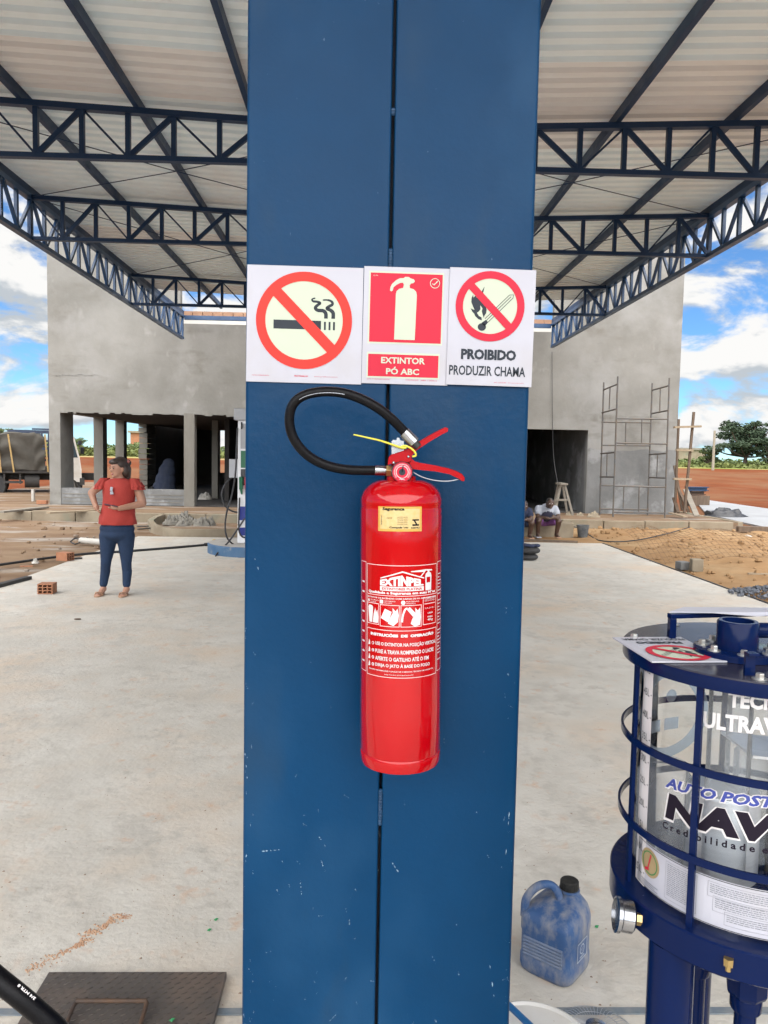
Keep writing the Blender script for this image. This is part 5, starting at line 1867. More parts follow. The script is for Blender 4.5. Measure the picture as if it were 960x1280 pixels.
# face
fc_ = MB()
for s in (-1, 1):
    fc_.ball(hc + hrot @ Vector((s * .031, -.083, .012)), (.014, .006, .007), hrot, 8, 6)
fc_.build('eyes', 'eye', wo, smooth=180)
fb = MB()
for s in (-1, 1):
    fb.limb(hc + hrot @ Vector((s * .016, -.088, .030)), .0035, hc + hrot @ Vector((s * .046, -.076, .031)), .003, 6)
fb.build('eyebrows', 'hair', wo, smooth=180)
MB().ball(hc + hrot @ Vector((0, -.090, -.052)), (.021, .008, .008), hrot, 10, 6).build('lips', 'lips', wo, smooth=180)
hm_ = MB()
hm_.ball(hc + hrot @ Vector((0, .028, .038)), (.086, .094, .092), hrot, 18, 12)
hm_.ball(hc + hrot @ Vector((.0, -.040, .080)), (.064, .060, .036), hrot, 14, 8)
hm_.ball(hc + hrot @ Vector((.050, .050, -.03)), (.050, .050, .080), hrot, 12, 8)
hm_.limb(hc + hrot @ Vector((.030, .088, -.02)), .046, hc + hrot @ Vector((.055, .070, -.125)), .026)
hm_.ball(hc + hrot @ Vector((.02, .115, .045)), (.040, .036, .040), hrot, 12, 8)
remesh(hm_.build('hair', 'hair', wo, smooth=180), 0.0085, 2)
MB().ball(hc + hrot @ Vector((.066, .092, .062)), .017).build('hair_clip', 'lips', wo, smooth=180)


def ring_at(c, rx, ry, n=28, wav=0.0, ph=0.0, wn_=9):
    return [Vector((c.x + rx * math.cos(2 * math.pi * i / n) * (1 + wav * math.sin(wn_ * 2 * math.pi * i / n + ph)), c.y + ry * math.sin(2 * math.pi * i / n) * (1 + wav * math.sin(wn_ * 2 * math.pi * i / n + ph)), c.z)) for i in range(n)]


# blouse
bl = MB()
rs = [(149.8, 597.6, .066, .066, 0), (150, 599.2, .115, .085, 0), (150, 601.6, .180, .105, 0), (150, 608, .186, .125, .010), (149.8, 615, .181, .135, .015), (149.4, 623, .176, .132, .02), (148.8, 632, .178, .134, .036), (148.2, 641, .188, .142, .046),
      (147.8, 648, .200, .150, .052), (147.6, 654, .207, .154, .056), (147.6, 655, .200, .148, .056)]
bl.loft([ring_at(Wp(px, py), rx, ry, 36, wv, py * .2, 7) for px, py, rx, ry, wv in rs], cap=False)
bo = bl.build('blouse', 'blouse', wo, smooth=180)
for (px, py, sgn) in ((130.5, 603.5, -1), (170.5, 603.5, 1)):       # gathered ruffle sleeves
    for lay, (dr, dz) in enumerate(((.066, 0.02), (.074, -.030))):
        sl_ = MB()
        rings = []
        for k in range(5):
            f_ = k / 4
            c = Wp(px, py) + Vector((sgn * (-.020 + .040 * f_), 0, .040 - .095 * f_ + dz * .6))
            rings.append(ring_at(c, (.052 + (dr - .044) * f_), (.070 + (dr - .044) * f_), 40, 0.12 * f_, lay * 1.1, 9))
        sl_.loft(rings, cap=False)
        sl_.build('ruffle_sleeve', 'blouse', wo, smooth=180)
# jeans
je = MB()
for (px, py, rx, ry) in ((147.2, 652, .185, .130), (147, 660, .198, .140), (147, 667, .196, .142)):
    je.ball(Wp(px, py), (rx, ry, .085), None, 18, 10)
for (hx, kx, ax_) in ((136.2, 133.4, 129.6), (157.4, 158.4, 158.2)):
    je.limb(Wp(hx, 669), .104, Wp((hx + kx) / 2, 686), .082, 14)
    je.limb(Wp((hx + kx) / 2, 686), .082, Wp(kx, 701, .012), .060, 14)
    je.limb(Wp(kx, 701, .012), .060, Wp((kx + ax_) / 2 + .0, 713, -.012), .054, 14)
    je.limb(Wp((kx + ax_) / 2 + .3, 713, -.012), .056, Wp(ax_, 730, 0), .045, 14)
remesh(je.build('jeans', 'jeans', wo, smooth=180), 0.010, 3)
for (fx_) in (128, 157.5):
    sd = MB()
    c = Wp(fx_, 742.7, .09)
    sd.loft([[Vector((c.x + .043 * math.cos(a_) * (1 - .12 * math.sin(a_)), c.y + .125 * math.sin(a_), z_)) for a_ in [2 * math.pi * i / 20 for i in range(20)]] for z_ in (0.001, 0.014)])
    sd.tube([c + Vector((-.042, -.03, .012)), c + Vector((-.02, -.055, .045)), c + Vector((.0, -.085, .048)), c + Vector((.02, -.055, .045)), c + Vector((.042, -.03, .012))], .008, 8)
    sd.build('sandal', 'sandal', wo, smooth=60)
# sunglasses hooked in the neckline, a phone in her hand
sg = MB()
gcn = Wp(146, 612, .150)
sg.obox(gcn + Vector((-.004, 0, .012)), (.030, .012, .050), Matrix.Rotation(R(8), 3, 'Y'))
sg.obox(gcn + Vector((.0, -.004, -.030)), (.036, .014, .034), Matrix.Rotation(R(-6), 3, 'Y'))
tag(bevel(sg.build('sunglasses', 'jersey', None, origin=gcn), .006, 2), 'pale sunglasses hooked in the neckline of the red blouse', 'sunglasses')
ph_ = MB()
ph_.obox(hand1 + Vector((-.036, -.002, .024)), (.145, .070, .009), Matrix.Rotation(R(10), 3, 'Y') @ Matrix.Rotation(R(-18), 3, 'X'))
tag(bevel(ph_.build('phone', 'phone', None, origin=hand1), .003, 2), 'dark phone held flat in the hand of the standing woman', 'phone')


# ---- two people sitting on the low concrete block
def sitter(name_px, foot_py, scale, label, skin, shirt, panel, shorts, lean, look):
    f0 = G(name_px, foot_py, 0.02)
    S_ = (f0 - CAM).dot(fw) / F * scale
    o = thing('person', (f0.x, f0.y, 0.02), label, 'person', 'people resting on the concrete block')

    def Q(dx, dz, d=0.0):                # pixel offsets from between the feet
        return Vector((f0.x + dx * S_, f0.y - d, 0.02 + dz * S_))
    b = MB()
    hp_ = Q(0, 20, -.36)
    ch = Q(0, 33, -.13)
    b.ball(hp_, (.16, .13, .13), None, 14, 8)
    b.limb(hp_ + Vector((0, 0, .05)), .13, ch, .135, 12)
    b.limb(ch, .09, Q(0, 39.5, -.03), .052)
    hd_ = Q(look, 43.5, .08)
    b.ball(hd_, (.076, .092, .105), Matrix.Rotation(R(25), 3, 'X'), 14, 10)
    b.ball(hd_ + Vector((0, -.098, -.025)), (.014, .014, .020))
    b.ball(hd_ + Vector((0, -.07, -.075)), (.036, .030, .026))
    for s in (-1, 1):
        b.ball(hd_ + Vector((s * .076, .012, -.01)), (.012, .02, .028))
        sh = ch + Vector((s * .17, 0, .05))
        el = Q(s * 13.5, 26, .02)
        b.limb(ch + Vector((s * .10, 0, .04)), .075, sh, .062)
        b.limb(sh, .058, el, .043)
        hn = Q(s * 3.5, 25.5, .14)
        b.limb(el, .042, hn, .030)
        b.ball(hn, (.036, .032, .026))
        for k in range(4):
            b.limb(hn + Vector((-s * .012, -.014, .012 - .009 * k)), .0095, hn + Vector((-s * (.055 - .004 * k), -.030, .004 - .012 * k)), .0085, 7)
        b.limb(hn + Vector((0, -.01, .018)), .010, hn + Vector((-s * .030, -.030, .030)), .0085, 7)
        kn = Q(s * 13, 21.5, .10)
        b.limb(hp_ + Vector((s * .09, -.02, -.01)), .092, kn, .062)
        ft = Q(s * 12, 2.6, -.04)
        b.limb(kn, .060, ft, .038)
        b.limb(ft, .038, Q(s * 13, 1.4, .13), .026)
    remesh(b.build('body', skin, o, smooth=180), 0.012, 2)
    t_ = MB()
    t_.limb(hp_ + Vector((0, 0, .05)), .150, ch + Vector((0, 0, .01)), .158, 14)
    for s in (-1, 1):
        sh = ch + Vector((s * .17, 0, .05))
        t_.limb(ch + Vector((s * .08, 0, .035)), .090, sh, .080)
        t_.limb(sh, .078, sh.lerp(Q(s * 13.5, 26, .02), .5), .076)
    remesh(t_.build('shirt', shirt, o, smooth=180), 0.014, 2)
    if panel:
        p_ = MB()
        p_.ball(ch.lerp(hp_, .28) + Vector((0, -.115, .0)), (.125, .095, .165), Matrix.Rotation(R(18), 3, 'X'), 14, 10)
        p_.build('shirt_front_panel', panel, o, smooth=180)
        MB().tube([ch + Vector((.085 * math.cos(a_), -.060 + .085 * math.sin(a_), .085 - .03 * math.cos(a_ + 1.57))) for a_ in [2 * math.pi * i / 16 for i in range(16)]], .014, 8, closed=True).build('shirt_collar', shirt, o, smooth=180)
    s_ = MB()
    s_.ball(hp_, (.18, .15, .145), None, 14, 8)
    for s in (-1, 1):
        kn = Q(s * 13, 21.5, .10)
        a_ = hp_ + Vector((s * .09, -.02, -.01))
        s_.limb(a_, .112, a_.lerp(kn, .78), .092)
    remesh(s_.build('shorts', shorts, o, smooth=180), 0.014, 2)
    h_ = MB()
    h_.ball(hd_ + Vector((0, .018, .036)), (.082, .088, .085), Matrix.Rotation(R(25), 3, 'X'), 14, 10)
    h_.build('hair', 'eye', o, smooth=180)
    e_ = MB()
    for s in (-1, 1):
        e_.ball(hd_ + Vector((s * .03, -.088, .004)), (.012, .006, .006))
        fo = Q(s * 13, .7, .05)
        MB().box(fo.x - .05, fo.x + .05, fo.y - .14, fo.y + .12, 0.021, 0.038).build('flip_flop', 'jersey' if s < 0 else 'sandal', o)
    e_.build('eyes', 'white', o, smooth=180)
    return o


blk0 = G(640, 672.5)
seat_y = blk0.y
sitter(684, 671.5, 0.97, 'seated person in a white and navy jersey and purple shorts', 'darkskin', 'jersey', 'jersey_dark', 'purple', .3, 1.0)
sitter(651, 672.5, 0.92, 'seated person in dark clothes, mostly hidden behind the blue pillar', 'darkskin', 'navycloth', None, 'navycloth', .3, 2.0)
# the low block they sit on
g2 = G(719.5, 672.5)
mb = MB().box(g2.x - 3.2, g2.x, g2.y + 0.16, g2.y + 0.62, -0.05, 0.30)
tag(bevel(mb.build('concrete_block', 'kerb', None, origin=(g2.x - 1.6, g2.y + .3, 0)), 0.02, 2), 'long low sandy concrete block that the resting people sit on', 'block')
# bucket beside it
b2 = G(729, 672)
bk = thing('plaster_bucket', (b2.x, b2.y, 0), 'dark grey mortar-stained bucket at the end of the low block', 'bucket')
bc2 = Vector((b2.x, b2.y + .05, 0))
MB().lathe([(0.09, 0.0), (0.10, 0.02), (0.125, 0.24), (0.132, 0.243), (0.132, 0.26), (0.120, 0.26), (0.10, 0.06), (0, 0.055)], 28, bc2).build('bucket_body', mat('stained_bucket', (0.05, 0.06, 0.07), (0.16, 0.165, 0.165), 8, 0.7), bk, smooth=40)
MB().tube(spline([bc2 + Vector((-.13, 0, .25)), bc2 + Vector((-.06, -.10, .21)), bc2 + Vector((.06, -.10, .20)), bc2 + Vector((.13, 0, .25))], 5), .004, 6).build('bucket_handle', 'steel_tube', bk)
# stack of small tyres with a dark cloth on it
tb = G(664, 701)
for k, (zz, r_, lab) in enumerate(((0.0, .165, 'lower small black tyre beside the pillar, under another tyre'), (0.105, .175, 'upper small black tyre lying on another tyre beside the pillar'))):
    c = Vector((tb.x - .03 + .02 * k, tb.y + .12, zz + .052))
    mb = MB()
    n = 36
    prof_ = [(r_ + .0 - .075 + .075 * math.cos(a_), .05 * math.sin(a_)) for a_ in [2 * math.pi * i / 14 for i in range(14)]]
    mb.lathe(prof_ + [prof_[0]], n, c, None, caps=False)
    t_ = mb.build('small_tyre', 'tyre', None, 180, origin=(c.x, c.y, zz))
    tag(t_, lab, 'tyre', 'small tyres stacked on the slab')
cb = MB()
rg = random.Random(8)
for k in range(5):
    cb.ball(Vector((tb.x - .09 + .05 * k, tb.y + .10 + rg.uniform(-.03, .03), .225 + rg.uniform(0, .02))), (.06, .07, .03), None, 10, 6)
tag(remesh(cb.build('dark_cloth', 'navycloth', None, 180, origin=(tb.x, tb.y + .1, .2)), .012, 3), 'crumpled dark navy cloth lying on the stacked tyres', 'cloth')

# ================================================================== THE FUEL DISPENSER (left of the pillar)
db = G(296, 692)
DY = db.y + 0.30
isl = Vector((P(322, 690, DY).x, DY, 0))
it = thing('pump_island', isl, 'round blue-edged concrete island under the fuel dispenser', 'pump island')
ir = isl.x - P(260.5, 688, DY).x
MB().lathe([(ir - 0.015, 0.0), (ir, 0.0), (ir, 0.145), (ir - 0.015, 0.16)], 56, isl).build('island_kerb', 'island', it, smooth=40)
MB().lathe([(ir - 0.0152, 0.1605), (0.0, 0.1605)], 56, isl, caps=False).build('island_top', 'island_top', it)
dx0 = P(299.5, 620, DY).x
dw, dd_ = 0.86, 0.42
dz0, dz1 = 0.162, P(300, 511.5, DY).z
dp = thing('fuel_dispenser', (dx0 + dw / 2, DY, dz0), 'tall white and grey fuel dispenser half hidden behind the blue pillar', 'fuel dispenser')
zc_ = P(300, 526, DY).z
bevel(MB().box(dx0, dx0 + dw, DY - dd_ / 2, DY + dd_ / 2, dz0, zc_ - .001).build('cabinet', 'pump_white', dp), 0.012)
bevel(MB().box(dx0 - .06, dx0 + dw + .06, DY - dd_ / 2 - .05, DY + dd_ / 2 + .05, zc_, dz1).build('top_housing', 'pump_grey', dp), 0.015)
yf = DY - dd_ / 2 - 0.004


def panel(name, pya, pyb, x0, x1, m_, off=0.0, slant=0.0):
    za, zb2 = P(303, pyb, DY).z, P(303, pya, DY).z
    return MB().prism([(x0, za), (x1, za + slant), (x1, zb2 + slant * .6), (x0, zb2)], lambda a_, b_, d_: (a_, yf - off + d_, b_), 0.006).build(name, m_, dp)


panel('upper_panel', 530, 561, dx0 + .045, dx0 + dw - .045, 'pump_grey')
panel('green_panel', 563.5, 584.5, dx0 + .05, dx0 + .155, 'pump_green')
panel('red_panel', 563.5, 585, dx0 + .165, dx0 + .27, 'pump_red')
panel('nozzle_bay', 586, 606, dx0 + .05, dx0 + dw - .05, 'blackplastic')
panel('blue_band', 632, 649, dx0 + .035, dx0 + dw - .02, 'pump_blue', 0, .0)
panel('blue_band', 658, 668, dx0 + .035, dx0 + dw - .02, 'pump_blue', 0, .05)
Art().text('AL', dx0 + .10, P(303, 679, DY).z, .12, .055, .03).build('lettering', 'greyprint', dp, lambda x_, y_, l: Vector((x_, yf - .002 - l, y_)), 0.003)
for k, (m_, xo) in enumerate((('pump_green', .065), ('pump_red', .155))):
    zt_ = P(303, 597, DY).z
    nz_ = MB()
    nz_.obox(Vector((dx0 + xo, yf - .05, zt_ - .08)), (.055, .07, .20), Matrix.Rotation(R(8), 3, 'X'))
    nz_.limb(Vector((dx0 + xo, yf - .05, zt_ - .18)), .022, Vector((dx0 + xo + .01, yf - .05, zt_ - .25)), .016)
    bevel(nz_.build('nozzle', m_, dp), .01)


def dhose(pts, r_=.014):
    MB().tube(spline([P(a_, b_, Y_) for a_, b_, Y_ in pts], 8), r_, 10).build('delivery_hose', 'rubber', dp, smooth=60)


dhose([(297, 535, DY - .24), (295.8, 560, DY - .30), (294.5, 590, DY - .33), (290, 618, DY - .34), (283.5, 640, DY - .34), (281.5, 660, DY - .34), (285, 674, DY - .34), (296, 683, DY - .32), (308, 686, DY - .28)])
dhose([(289.5, 597, DY + .1), (281, 606, DY), (277.2, 618, DY - .05), (280, 630, DY - .05), (288, 638, DY - .03), (299, 641, DY)])
dhose([(306, 648, DY - .3), (298, 660, DY - .36), (286, 677, DY - .48), (271.5, 692, DY - .62), (270.5, 698.5, DY - .75), (282, 700, DY - .80), (300, 698, DY - .80), (320, 697, DY - .78)])
dhose([(299.5, 622, DY - .27), (298.5, 650, DY - .28), (299, 664, DY - .29), (303, 671, DY - .29), (310, 672, DY - .28)])
MB().box(P(287, 590, DY).x, dx0 - .001, DY - .05, DY + .15, P(290, 597, DY).z, P(290, 574, DY).z).build('side_box', 'pump_grey', dp)
dhose([(302, 528, DY - .22), (302.2, 532, DY - .24), (302, 536, DY - .22)], .012)
# black pipe on the slab with a brass coupling
pp = [G(-70, 716, .02), G(0, 706, .02), (G(60, 697.5, .02)), G(110, 692, .02), G(150, 689.5, .02), G(210, 685, .02), G(262, 680.5, .02)]
ph2 = thing('supply_pipe', (pp[3].x, pp[3].y, 0), 'long black pipe lying across the slab to a brass coupling', 'pipe')
MB().tube(spline(pp, 8), 0.019, 10).build('pipe_run', 'rubber', ph2, smooth=60)
q = G(268, 680, .03)
MB().tube([G(256, 681, .02), G(264, 680.2, .02)], 0.032, 12).build('pipe_sleeve', 'rubber', ph2, smooth=60)
MB().ball(q + Vector((0, 0, .04)), (.055, .05, .05), None, 10, 8).obox(q + Vector((.05, 0, .03)), (.07, .06, .05)).build('coupling', 'brass', ph2, smooth=60)

# ================================================================== THE TRUCK (left, beyond the building)
TYc = 27.2
tx = lambda px: P(px, 580, TYc).x
tzf = lambda px, py: P(px, py, TYc).z
tr_ = thing('cargo_truck', (tx(62.5), TYc, -0.10), 'old flatbed truck with olive tarpaulin over its load, parked at left', 'truck')
tx0, tx1 = tx(0) - 4.6, tx(62.5)
zb0, zb1 = tzf(30, 590), tzf(30, 583)
bevel(MB().box(tx0, tx1, TYc, TYc + 2.2, zb0 - .04, zb1).build('cargo_bed', 'truck_dark', tr_), .02)
MB().box(tx0 + .2, tx1 + 1.6, TYc + .65, TYc + .78, zb0 - .28, zb0 - .045).box(tx0 + .2, tx1 + 1.6, TYc + 1.4, TYc + 1.53, zb0 - .28, zb0 - .045).build('chassis_rails', 'truck_dark', tr_)
# tarpaulin with folds
zt0 = tzf(20, 539)
mb = MB()
nx, nk = 110, 44
sec = []
for i in range(nx + 1):
    f_ = i / nx
    x_ = tx0 + .1 + (tx(57) - tx0 - .1) * f_
    row = []
    hgt_ = zt0 - zb1 + .05 * math.sin(f_ * 23) + .04 * math.sin(f_ * 41) - (.10 * max(0, (f_ - .97) / .03) if f_ > .97 else 0)
    for j in range(nk + 1):
        g_ = j / nk
        if g_ < .36:
            a_ = g_ / .36
            y_ = TYc - .03 + .04 * a_ ** 4
            z_ = zb1 - .12 + (hgt_ + .02) * a_
        elif g_ < .64:
            a_ = (g_ - .36) / .28
            y_ = TYc + .01 + 2.12 * a_
            z_ = zb1 - .10 + hgt_ + .05 * math.sin(math.pi * a_)
        else:
            a_ = (g_ - .64) / .36
            y_ = TYc + 2.13 + .1 * a_
            z_ = zb1 - .10 + hgt_ * (1 - a_)
        sw = abs(((x_ * .62) % 1.0) - .5) * 2
        w_ = noise.fractal(Vector((x_ * 1.1 + .9 * g_, g_ * 5, 3.1)), 1.0, 2.0, 3) * .06 + .075 * math.sin((g_ / .36 + .55 * sw * sw) * 12.0) * (1 - .6 * sw)
        row.append(Vector((x_, y_ - w_ * (1 if g_ < .5 else -1), z_ + w_ * .35)))
    sec.append(row)
vs_ = [p for r_ in sec for p in r_]
fs = [(i * (nk + 1) + j, (i + 1) * (nk + 1) + j, (i + 1) * (nk + 1) + j + 1, i * (nk + 1) + j + 1) for i in range(nx) for j in range(nk)]
fs.append(tuple(nx * (nk + 1) + j for j in range(nk + 1)))
MB().add(vs_, fs).build('tarpaulin', 'tarp', tr_, smooth=60)
for (pa, pb) in ((13, 19.5), (1, 5), (55, 58.5)):
    MB().bar(P(pa, 543, TYc - .10), P(pb, 590, TYc - .12), .05, .03, (0, 1, 0)).build('tie_strap', 'rope', tr_)
# stake rails behind the load and the frame across the top
for k in range(6):
    zz = tzf(50, 551) - k * .13
    MB().box(tx(46), tx1, TYc + .02 + .0, TYc + .06, zz - .045, zz + .03).build('rail_slat', 'truck_blue', tr_)
for px in (46.5, 53.5, 61.5):
    MB().box(tx(px) - .03, tx(px) + .03, TYc + .065, TYc + .11, zb1, tzf(50, 540)).build('rail_post', 'truck_blue', tr_)
MB().box(tx(14), tx1, TYc + .3, TYc + .36, tzf(40, 541.5), tzf(40, 537.5)).box(tx(42), tx1, TYc + .4, TYc + .46, tzf(40, 537), tzf(40, 535)).build('top_rail', 'truck_blue', tr_)
MB().tube([Vector((tx(33), TYc + .32, zb0 - .30)), Vector((tx(50), TYc + .32, zb0 - .30))], .24, 24).build('fuel_tank', 'truck_dark', tr_, smooth=40)
MB().box(tx(9), tx(31), TYc + .06, TYc + .10, zb0 - .38, zb0 - .30).box(tx(9), tx(11), TYc + .05, TYc + .11, zb0 - .40, zb0 - .04).box(tx(27), tx(29), TYc + .05, TYc + .11, zb0 - .40, zb0 - .04).build('side_guard', 'truck_dark', tr_)
mx_r = Matrix.Rotation(R(90), 3, 'X')
for wx in (tx(-5), tx(-5) - 1.15, tx(83)):
    for wy in (TYc + .25, TYc + 1.95):
        c = Vector((wx, wy, .40))
        tw = MB().lathe([(.26, -.13), (.44, -.14), (.49, -.09), (.49, .09), (.44, .14), (.26, .13)], 32, c, mx_r).build('wheel', 'tyre', tr_, smooth=40)
        MB().lathe([(.0, -.06), (.10, -.10), (.25, -.08), (.26, -.10), (.265, .10), (0, .10)], 24, c, mx_r).build('wheel_rim', 'truck_blue', tw, smooth=40)
# cab, seen through the open ground floor
cx0, cx1 = tx1 + .06, tx(99.5)
outl = [(cx0, .55), (cx1 - .02, .55), (cx1, .95), (cx1 - .05, 1.35), (cx1 - .22, 2.06), (cx1 - .30, 2.14), (cx0, 2.16)]
bevel(MB().prism(outl, lambda a_, b_, d_: (a_, TYc + .02 + d_, b_), 2.15).build('cab', 'truck_white', tr_), .03)
MB().prism([(cx1 - .62, 1.38), (cx1 - .12, 1.38), (cx1 - .27, 2.0), (cx1 - .62, 2.0)], lambda a_, b_, d_: (a_, TYc + .012 + d_, b_), .01).build('cab_window', 'window', tr_)
MB().box(cx1 - .06, cx1 + .10, TYc + .0, TYc + 2.2, .42, .66).build('bumper', 'truck_dark', tr_)
for (px, pya, pyb, ww) in ((104.2, 550.5, 556.5, .13), (106.8, 558.5, 568, .14)):
    c = P(px, (pya + pyb) / 2, TYc + 2.2)
    c = Vector((cx1 - .05 + (.10 if pya < 555 else .18), TYc + 2.45, c.z))
    hh_ = P(px, pya, TYc - .1).z - P(px, pyb, TYc - .1).z
    bevel(MB().obox(c, (ww, .08, hh_)).build('mirror', 'blackplastic', tr_), .02)
MB().tube([Vector((cx1 - .1, TYc + 2.1, 1.45)), Vector((cx1, TYc + 2.45, 1.42)), Vector((cx1 + .08, TYc + 2.45, 2.0))], .013, 6).build('mirror_arm', 'steel_tube', tr_)

tr_.rotation_euler = (0, 0, R(22))

# ================================================================== SITE CLUTTER
# ---- tube scaffold in front of the right-hand wall
YR, YF_ = 20.85, 20.05
sc = thing('tube_scaffold', P(795, 646, 20.4), 'two-storey frame of thin grey scaffold tubes against the wall', 'scaffold')
sc.location.z = PZ - .02
WM[sc.name] = Matrix.Translation(sc.location)


def tb_(name, a, b, Ya, Yb, r_=.021):
    MB().tube([P(*a, Ya), P(*b, Yb)], r_, 8).build(name, 'steel_tube', sc, smooth=60)


def post(a, b, Y):
    top, bot = P(*a, Y), P(*b, Y)
    MB().tube([top, Vector((bot.x, bot.y, PZ - .02))], .023, 8).build('upright', 'steel_tube', sc, smooth=60)


post((754.8, 478), (749.8, 640), YR)
post((772.4, 470.5), (766.3, 645), YF_)
post((815.4, 479), (809.5, 640), YR)
post((836.8, 472.5), (831, 645), YF_)
for (a, b, Ya, Yb) in (((754.5, 487.3), (771.8, 480.2), YR, YF_), ((752.5, 516), (769.8, 511.3), YR, YF_), ((815.2, 487.8), (836.2, 482), YR, YF_), ((814.6, 517), (835, 513), YR, YF_),
                       ((752, 527.5), (812.8, 528.3), YR, YR), ((771, 523), (834.5, 524), YF_, YF_), ((751.5, 556.5), (812, 557), YR, YR), ((769.5, 553.5), (833.5, 555), YF_, YF_),
                       ((751, 567), (768.5, 565.5), YR, YF_), ((750.3, 596), (767.8, 596.2), YR, YF_), ((811.5, 568), (832.8, 566.8), YR, YF_), ((811, 596.8), (832, 597.5), YR, YF_),
                       ((750, 606.7), (811, 607.5), YR, YR), ((767, 607.5), (832, 609), YF_, YF_), ((750, 636), (811, 637), YR, YR), ((766.5, 640), (831, 641), YF_, YF_)):
    tb_('ledger', a, b, Ya, Yb)
for (a, b, Y) in (((762.6, 484), (761.6, 512), 20.45), ((825.5, 484.5), (824.8, 514), 20.45), ((782.5, 528), (781.8, 557), YR), ((802.5, 523.5), (802, 554), YF_), ((759, 567), (758.4, 596), 20.45), ((822, 567.5), (821, 597), 20.45),
                  ((780, 607), (779, 636), YR), ((799, 608.5), (798.5, 640), YF_)):
    tb_('spreader', a, b, Y, Y, .017)
# cable hanging down the wall
tag(MB().tube(spline([P(690, 440, BY - .06), P(690.5, 520, BY - .06), P(692, 570, BY - .07), P(697, 604, BY - .5)], 8), .008, 6).build('hanging_cable', 'rubber', None, 60, origin=P(690, 440, BY - .06)),
    'thin dark cable hanging down the grey wall above the trestle', 'cable')
# ---- trestle in front of the dark doorway
t0 = P(702, 636, 20.6)
ts = thing('wooden_trestle', (t0.x, t0.y, PZ - .02), 'small splayed wooden trestle standing in front of the dark doorway', 'trestle')
zt_ = P(702, 606, 20.6).z
for (px, dy) in ((690.5, -.22), (713.5, -.22), (693, .22), (712, .22)):
    tpx = 699.5 if px < 702 else 704.5
    a_, b_ = P(tpx, 607, 20.6), P(px, 636, 20.6)
    MB().bar(Vector((a_.x, 20.6 + dy * .5, zt_)), Vector((b_.x, 20.6 + dy, PZ - .02)), .06, .05, (0, 1, 0)).build('leg', 'wood_grey', ts)
MB().box(P(697.5, 606, 20.6).x, P(706.5, 606, 20.6).x, 20.3, 20.9, zt_, zt_ + .05).build('top_board', 'wood_grey', ts)
MB().bar(P(694, 625, 20.38), P(711, 625, 20.38), .04, .05).build('stretcher', 'wood_grey', ts)
# ---- wooden posts with cross boards at the right corner
wf = thing('wooden_post_frame', P(862, 640, 20.0), 'rough frame of wooden posts and cross boards at the building corner', 'wooden frame')
wf.location.z = PZ - .02
WM[wf.name] = Matrix.Translation(wf.location)


def plank(name, a, b, Ya, Yb, w_, t_, m_='wood'):
    MB().bar(P(*a, Ya), P(*b, Yb), w_, t_, (0, 1, 0)).build(name, m_, wf)


plank('post', (867.3, 515), (855.5, 641), 19.7, 19.7, .055, .055)
plank('post', (848.5, 524), (843.5, 641), 20.2, 20.2, .05, .05)
plank('cross_board', (842.5, 534), (876, 533), 19.64, 19.64, .05, .11, 'wood_pale')
plank('cross_board', (845, 562.5), (866, 563), 19.64, 19.64, .05, .09, 'wood_pale')
plank('cross_board', (842, 598.5), (864, 599), 19.62, 19.62, .05, .09, 'wood_pale')
plank('brace', (843, 582), (853, 638), 20.4, 20.0, .06, .05)
plank('brace', (845, 604), (861, 640), 20.3, 19.8, .06, .05)
plank('brace', (857, 612), (871, 645), 20.2, 19.5, .14, .03, 'wood_grey')
plank('brace', (842, 622), (848, 641), 20.3, 20.0, .08, .04)
tag(MB().bar(P(838, 641, 20.2), P(857, 646, 19.5), .12, .03).build('loose_plank', 'wood_pale', None, origin=P(848, 645, 19.8)), 'short pale plank lying at the foot of the wooden post frame', 'plank')
# ---- blue steel beams in the yard
by_ = 30.0
for k, (pa, pb, py, lab) in enumerate(((857.5, 888, 611, 'upper dark blue steel beam lying on another in the yard'), (862, 884, 616, 'lower dark reddish steel beam under the blue one in the yard'))):
    a_, b_ = P(pa, py, by_), P(pb, py, by_)
    h_ = .16
    mb = MB()
    zt_ = a_.z
    for (dz, ww, hh_) in ((h_ / 2 - .015, .22, .03), (-h_ / 2 + .015, .22, .03), (0, .02, h_ - .06)):
        mb.bar((a_.x, by_, zt_ + dz), (b_.x, by_ + .3, zt_ + dz), ww, hh_)
    tag(mb.build('steel_beam', 'bluebeam' if k == 0 else 'rust', None, origin=(a_.x, by_, zt_)), lab, 'beam', 'steel beams in the yard')
sl2 = P(870, 621, by_)
tag(MB().box(P(861, 620, by_).x, P(886, 620, by_).x, by_ - .1, by_ + .5, -.1, P(870, 619.6, by_).z).build('timber_bearer', 'wood', None, origin=(sl2.x, by_, -.1)), 'timber bearer under the steel beams in the yard', 'timber')


# ---- crumpled heaps
def heap(name, m_, c, rx, ry, h_, seed, label, cat, n=260, size=.07, kind=None):
    rg = random.Random(seed)
    mb = MB()
    nu, nv = 30, 12
    vs_ = []
    for j in range(nv + 1):
        t_ = j / nv
        for i in range(nu):
            a_ = 2 * math.pi * i / nu
            q = Vector((math.cos(a_), math.sin(a_), 0)) * (1 - t_)
            nzv = noise.fractal(Vector((q.x * 3 + seed, q.y * 3, t_ * 2)), .9, 2.1, 4)
            vs_.append(Vector(c) + Vector((q.x * rx * (1 + .25 * nzv), q.y * ry * (1 + .25 * nzv), max(0, h_ * (1 - (1 - t_) ** 2) * (1 + .55 * nzv)))))
    fs = [(j * nu + i, j * nu + (i + 1) % nu, (j + 1) * nu + (i + 1) % nu, (j + 1) * nu + i) for j in range(nv) for i in range(nu)]
    mb.add(vs_, fs)
    return tag(mb.build(name, m_, None, 50, origin=c), label, cat)


